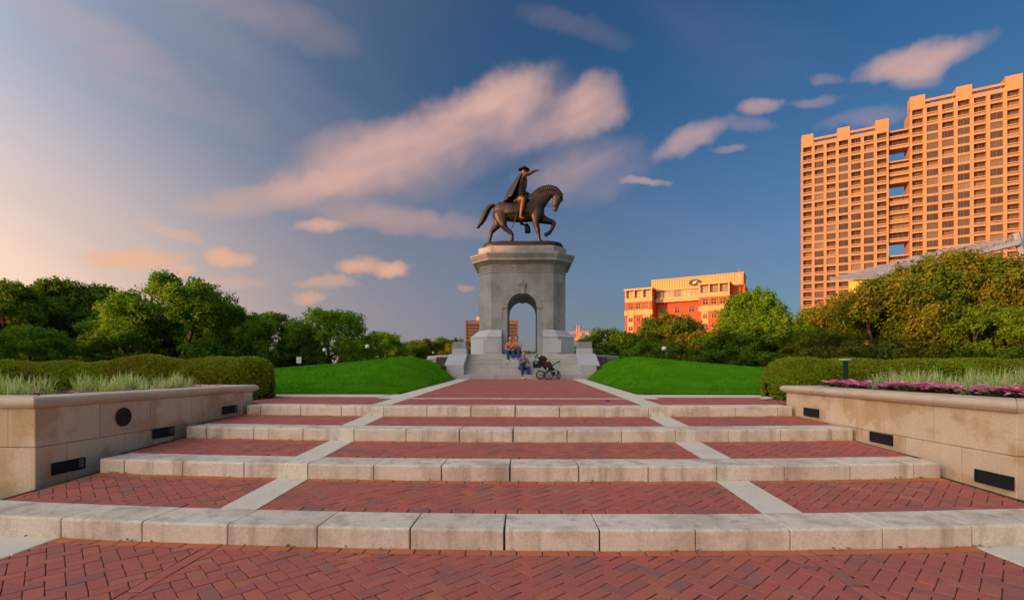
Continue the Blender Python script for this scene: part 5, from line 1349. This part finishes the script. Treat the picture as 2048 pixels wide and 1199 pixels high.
def car(px, d, col, label, rz):
    p = W(px, 0, d); e = empty('parked_car', (p.x, p.y, -.05), rz); tag(e, label, 'car', 'cars on the road behind the left hedge')
    prof = [(-2.2, .35), (-2.22, .75), (-2.1, .92), (-1.55, 1.0), (-.95, 1.45), (.55, 1.48), (1.25, 1.02), (2.0, .88), (2.2, .65), (2.18, .32)]
    m = MB(); m.loft([[(x, y * (1 if z < 1.05 else .82), z) for x, z in prof] for y in (-.86, .86)]); paint = material('car_paint', col, .25, spec=.6, fine=0, bump=0)
    obj('body', bevel_mesh(m.mesh('body', paint), .06, 2), e)
    for s in (-1, 1):
        m = MB(); m.loft([[(x, s * y, z) for x, z in ((-1.35, 1.05), (-.9, 1.38), (.5, 1.40), (1.0, 1.06))] for y in (.872 * .92, .90 * .92)]); m.build('window', M['window_glass'], e)
        for x in (-1.35, 1.38):
            m = MB(); m.torus((x, s * .80, .33), .24, .085, 'Y', 20, 8); w = m.build('wheel', M['black_metal'], e, True); r_ = MB(); r_.tube([(x, s * .76, .33), (x, s * .86, .33)], .19, 16); r_.build('rim', M['roof_metal'], w)
        m = MB(); m.box(2.1, 2.215, s * .55 - .2, s * .55 + .2, .62, .76); m.build('headlight', M['globe'], e)
for (px, d, col, lb) in ((575, 47.5, (.20, .02, .02), 'dark red car on the road right of the left hedge'), (505, 50.5, (.06, .02, .025), 'maroon car half hidden by the rounded left hedge'), (120, 47, (.10, .08, .12), 'grey violet car behind the far left hedge'), (240, 47.5, (.16, .03, .03), 'dull red car behind the notch of the left hedges')):
    car(px, d, col, lb, R(2))
# ------------------------------------------------------------------ people on the monument steps
SKIN = material('skin', (.50, .29, .20), .6, fine=0, bump=0); DENIM = material('denim', (.035, .065, .17), .9, fine=.1, bump=0)
CORAL = material('coral_cloth', (.52, .16, .10), .9, fine=.1, bump=0); VIOLET = material('violet_cloth', (.16, .14, .22), .9, fine=.1, bump=0)
HAIRB = material('brown_hair', (.05, .025, .014), .6, fine=.2, bump=0); SHOE = material('white_shoe', (.7, .7, .7), .6, fine=0, bump=0); PINK = material('pink_cloth', (.50, .24, .22), .9, fine=.1, bump=0)
def hand(m, w, d, side):
    w = Vector(w); d = Vector(d).normalized(); sd = Vector((0, 0, 1)).cross(d)
    if sd.length < .1: sd = Vector((1, 0, 0))
    sd.normalize()
    m.tube([w, w + d * .09], [(.022, .038), (.018, .042)], 8, up=tuple(d.cross(sd)))
    for k, l in enumerate((.065, .075, .07, .055)):
        o = w + d * .085 + sd * ((k - 1.5) * .021); m.tube([o, o + d * l * .55 + Vector((0, 0, -.006)), o + d * l + Vector((0, 0, -.022))], [.0095, .009, .007], 6)
    o = w + d * .03 + sd * (.04 * side); m.tube([o, o + sd * .03 * side + d * .03, o + sd * .035 * side + d * .06], [.012, .011, .008], 6)
def seated(name, loc, rz, top, pants, hair, label, feet_z, look=0.0, lean=0.0, arms=0, long_hair=False):
    """faces -Y locally; hip at the origin, on the seat at z = 0"""
    e = empty(name, loc, rz); tag(e, label, 'person', 'people resting on the monument steps')
    b = MB(); sh = MB(); tr = MB(); shoe = MB(); L = lean
    hip = Vector((0, .02, .10)); chest = Vector((0, -.04 - L, .42)); neck = Vector((0, -.07 - L * 1.4, .58)); head = Vector((look * .02, -.10 - L * 1.5, .73))
    b.tube([hip, Vector((0, 0 - L * .4, .25)), chest, Vector((0, -.05 - L * 1.1, .53))], [(.10, .16), (.10, .145), (.115, .175), (.07, .13)], 14, up=(0, 1, 0))
    b.tube([neck - Vector((0, 0, .06)), neck + Vector((0, 0, .05))], [.055, .05], 10); b.ball(head, (.075, .095, .115), 16, 12); b.ball(head + Vector((0, -.095, -.015)), (.014, .018, .02), 8, 6)
    for s in (-1, 1): b.ball(head + Vector((s * .076, .01, 0)), (.012, .02, .03), 8, 6); b.ball(head + Vector((s * .03, -.082, .022)), (.014, .012, .01), 8, 6)
    b.ball(head + Vector((0, -.078, -.055)), (.026, .016, .010), 8, 6)
    sh.tube([hip + Vector((0, 0, -.02)), Vector((0, 0 - L * .4, .25)), chest, Vector((0, -.05 - L * 1.1, .535)), Vector((0, -.06 - L * 1.2, .575))], [(.125, .185), (.12, .165), (.13, .195), (.085, .15), (.06, .07)], 16, up=(0, 1, 0))
    knee_z = min(.14, feet_z + .52)
    for s in (-1, 1):
        kn = Vector((s * .14, -.43, .12)); an = Vector((s * .13, -.42 - .03, feet_z + .08))
        b.tube([Vector((s * .09, -.02, .10)), kn, an], [.085, .06, .04], 10)
        tr.tube([Vector((s * .085, .0, .10)), Vector((s * .11, -.2, .115)), kn, (kn + an) / 2, an + Vector((0, 0, .02))], [.10, .098, .078, .068, .06], 12)
        shoe.tube([an + Vector((0, .05, -.045)), an + Vector((0, -.05, -.045)), an + Vector((0, -.17, -.058))], [(.034, .042), (.036, .045), (.02, .036)], 10, up=(0, 0, 1))
        so = Vector((s * .17, -.05 - L * 1.1, .50))
        if arms == 0: el = Vector((s * .23, -.14 - L, .24)); wr = Vector((s * .13, -.36 - L * .5, .22))
        elif arms == 1: el = Vector((s * .24, -.22 - L, .30)); wr = Vector((s * .06, -.34 - L, .40))
        else: el = Vector((s * .26, .02, .26)); wr = Vector((s * .25, -.18, .20))
        b.tube([so, el, wr], [.048, .04, .028], 10); hand(b, wr, (wr - el) + Vector((0, 0, -.05)), -s)
        sh.tube([so + Vector((-s * .03, 0, .0)), so.lerp(el, .5), el.lerp(wr, .15)], [.068, .06, .054], 10)
    obj('body', fuse(b, 'body', SKIN, .014, 2), e)
    obj('shirt', fuse(sh, 'shirt', top, .016, 2), e); tr.tube([Vector((0, .06, .09)), Vector((0, -.08, .09))], [(.095, .18), (.09, .17)], 12, up=(0, 0, 1)); obj('trousers', fuse(tr, 'trousers', pants, .016, 2), e)
    for s in (0,): obj('shoes', fuse(shoe, 'shoes', SHOE, .012, 1), e)
    hm = MB(); hm.ball(head + Vector((0, .022, .028)), (.086, .092, .112), 14, 10)
    if long_hair: hm.tube([head + Vector((0, .06, .0)), head + Vector((0, .10, -.13)), head + Vector((0, .10, -.26))], [(.075, .08), (.06, .08), (.03, .05)], 10, up=(0, 1, 0))
    obj('hair', fuse(hm, 'hair', hair, .014, 2), e)
c = W(1020, 0, 22.95)
seated('person', (c.x, 22.92, LZ + .003), R(8), CORAL, DENIM, HAIRB, 'seated person in coral top, blue jeans and white shoes on the top step', -2 * RH, .3, .05, 0, True)
c = W(1036, 0, 22.95)
seated('person', (c.x, 22.95, LZ + .003), R(-14), PINK, DENIM, HAIRB, 'seated person in a pink top leaning in beside the one in coral', -2 * RH, -.4, .10, 1)
c = W(1044, 0, 21.5)
seated('person', (c.x, 21.52, PZ + 2 * RH), R(20), VIOLET, DENIM, HAIRB, 'person in a grey violet top sitting low on the monument steps', -2 * RH, 0, .08, 1)
# ------------------------------------------------------------------ jogging stroller
def stroller():
    p = W(1096, 0, 20.45); z0 = zpath(0, 20.45) + .003
    e = empty('stroller', (p.x, p.y, z0), 0); tag(e, 'black jogging stroller with a hanging bag at the foot of the monument steps', 'stroller')
    k = 397.0
    def P(zx, zy, y=0.0): return ((zx - 990) / k, y, (868 - zy) / k)
    tyre = material('tyre_rubber', (.02, .02, .02), .8, fine=.1, bump=0); rim = material('rim_metal', (.45, .42, .40), .35, metallic=.6, fine=0, bump=0); fab = material('stroller_fabric', (.018, .016, .018), .8, fine=.2, bump=0)
    red = material('red_fabric', (.22, .03, .03), .8, fine=.1, bump=0); grn = material('green_fabric', (.05, .45, .22), .7, fine=.1, bump=0); lime = material('lime_trim', (.45, .55, .10), .7, fine=0, bump=0)
    def wheel(c, r, rz):
        w = MB(); w.torus((0, 0, 0), r - .022, .022, 'Y', 30, 8); o = w.build('wheel', tyre, e, True, loc=c, rot=(0, 0, rz))
        m = MB(); m.torus((0, 0, 0), r - .05, .010, 'Y', 28, 6); m.build('rim', rim, o, True)
        m = MB(); m.tube([(0, -.035, 0), (0, .035, 0)], .022, 10)
        for i in range(12): a = 2 * math.pi * i / 12; m.tube([(0, .015 * (-1) ** i, 0), ((r - .05) * math.cos(a), 0, (r - .05) * math.sin(a))], .0035, 4)
        m.build('spokes', rim, o)
    wheel(P(865, 788, .26), .195, R(12)); wheel(P(992, 790, -.26), .20, R(12)); wheel(P(1165, 795, 0), .175, R(62))
    fr = MB()
    for s in (-1, 1):
        fr.tube([P(930, 790, s * .25), P(1010, 715, s * .24), P(1110, 712, s * .12), P(1160, 715, 0)], .014, 8)
        fr.tube([P(1000, 715, s * .24), P(900, 640, s * .25), P(835, 505, s * .25), P(790, 480, s * .25)], .014, 8)
        fr.tube([P(1165, 715, s * .05), P(1168, 795, s * .05)], .012, 8)
        fr.tube([P(1060, 700, s * .2), P(1065, 620, s * .22), P(1190, 562, s * .18)], .013, 8)
    fr.tube([P(930, 790, -.27), P(930, 790, .27)], .012, 8); fr.tube([P(865, 788, .26), P(992, 790, -.26)], .012, 8)
    fr.tube([P(790, 480, -.25), P(775, 478, -.2), P(775, 478, .2), P(790, 480, .25)], .018, 8)
    fr.tube([P(1150, 575, -.18), P(1185, 560, -.12), P(1185, 560, .12), P(1150, 575, .18)], .022, 8)
    fr.build('frame', M['black_metal'], e, True)
    st = MB(); st.loft([[P(x - t, z + t * .6, y) for x, z in ((845, 480), (890, 470), (1000, 590), (1065, 660), (1110, 690), (1080, 700), (960, 690), (885, 600))] for y, t in ((-.22, 0), (-.12, 18), (.12, 18), (.22, 0))]); obj('seat', bevel_mesh(st.mesh('seat', fab), .02, 2), e)
    cn = MB(); cn.tube([P(850, 500), P(905, 520), P(980, 590), P(1040, 650)], [(.12, .22), (.14, .24), (.13, .23), (.08, .20)], 14, up=(.7, 0, .7)); cn.build('canopy', fab, e, True)
    pp = MB(); pp.tube([P(895, 490, -.23), P(920, 560, -.245), P(1000, 640, -.24)], .012, 6); pp.tube([P(990, 560, -.22), P(1010, 610, -.235), P(1030, 650, -.22)], .014, 6); pp.build('piping', red, e)
    tt = MB(); tt.box(P(965, 0)[0], P(1000, 0)[0], -.27, -.24, P(0, 570)[2], P(0, 535)[2]); tt.box(P(965, 0)[0], P(985, 0)[0], -.27, -.24, P(0, 705)[2], P(0, 665)[2]); tt.build('trim', lime, e)
    bg_ = MB(); bg_.box(P(735, 0)[0], P(880, 0)[0], -.16, .16, P(0, 672)[2], P(0, 555)[2]); o = obj('hanging_bag', bevel_mesh(bg_.mesh('hanging_bag', fab), .04, 3), e)
    lg = MB(); lg.ball(P(788, 585, -.165), (.07, .012, .04), 12, 8); lg.build('patch', grn, o)
    sp = MB()
    for s in (-1, 1): sp.tube([P(760, 560, s * .12), P(785, 500, s * .15), P(800, 482, s * .18)], .01, 5)
    sp.build('strap', fab, o)
    cp = MB(); cp.ball(P(800, 445, -.05), (.07, .08, .06), 12, 8); cp.tube([P(785, 460, -.05), P(755, 470, -.05)], [(.01, .06), (.006, .045)], 8, up=(0, 0, 1)); tag(cp.build('cap', grn, e, True), 'green cap hung on the handle')
    bk = MB(); bk.box(P(1040, 0)[0], P(1110, 0)[0], -.16, .16, P(0, 800)[2], P(0, 735)[2]); obj('basket', bevel_mesh(bk.mesh('basket', fab), .03, 2), e)
stroller()
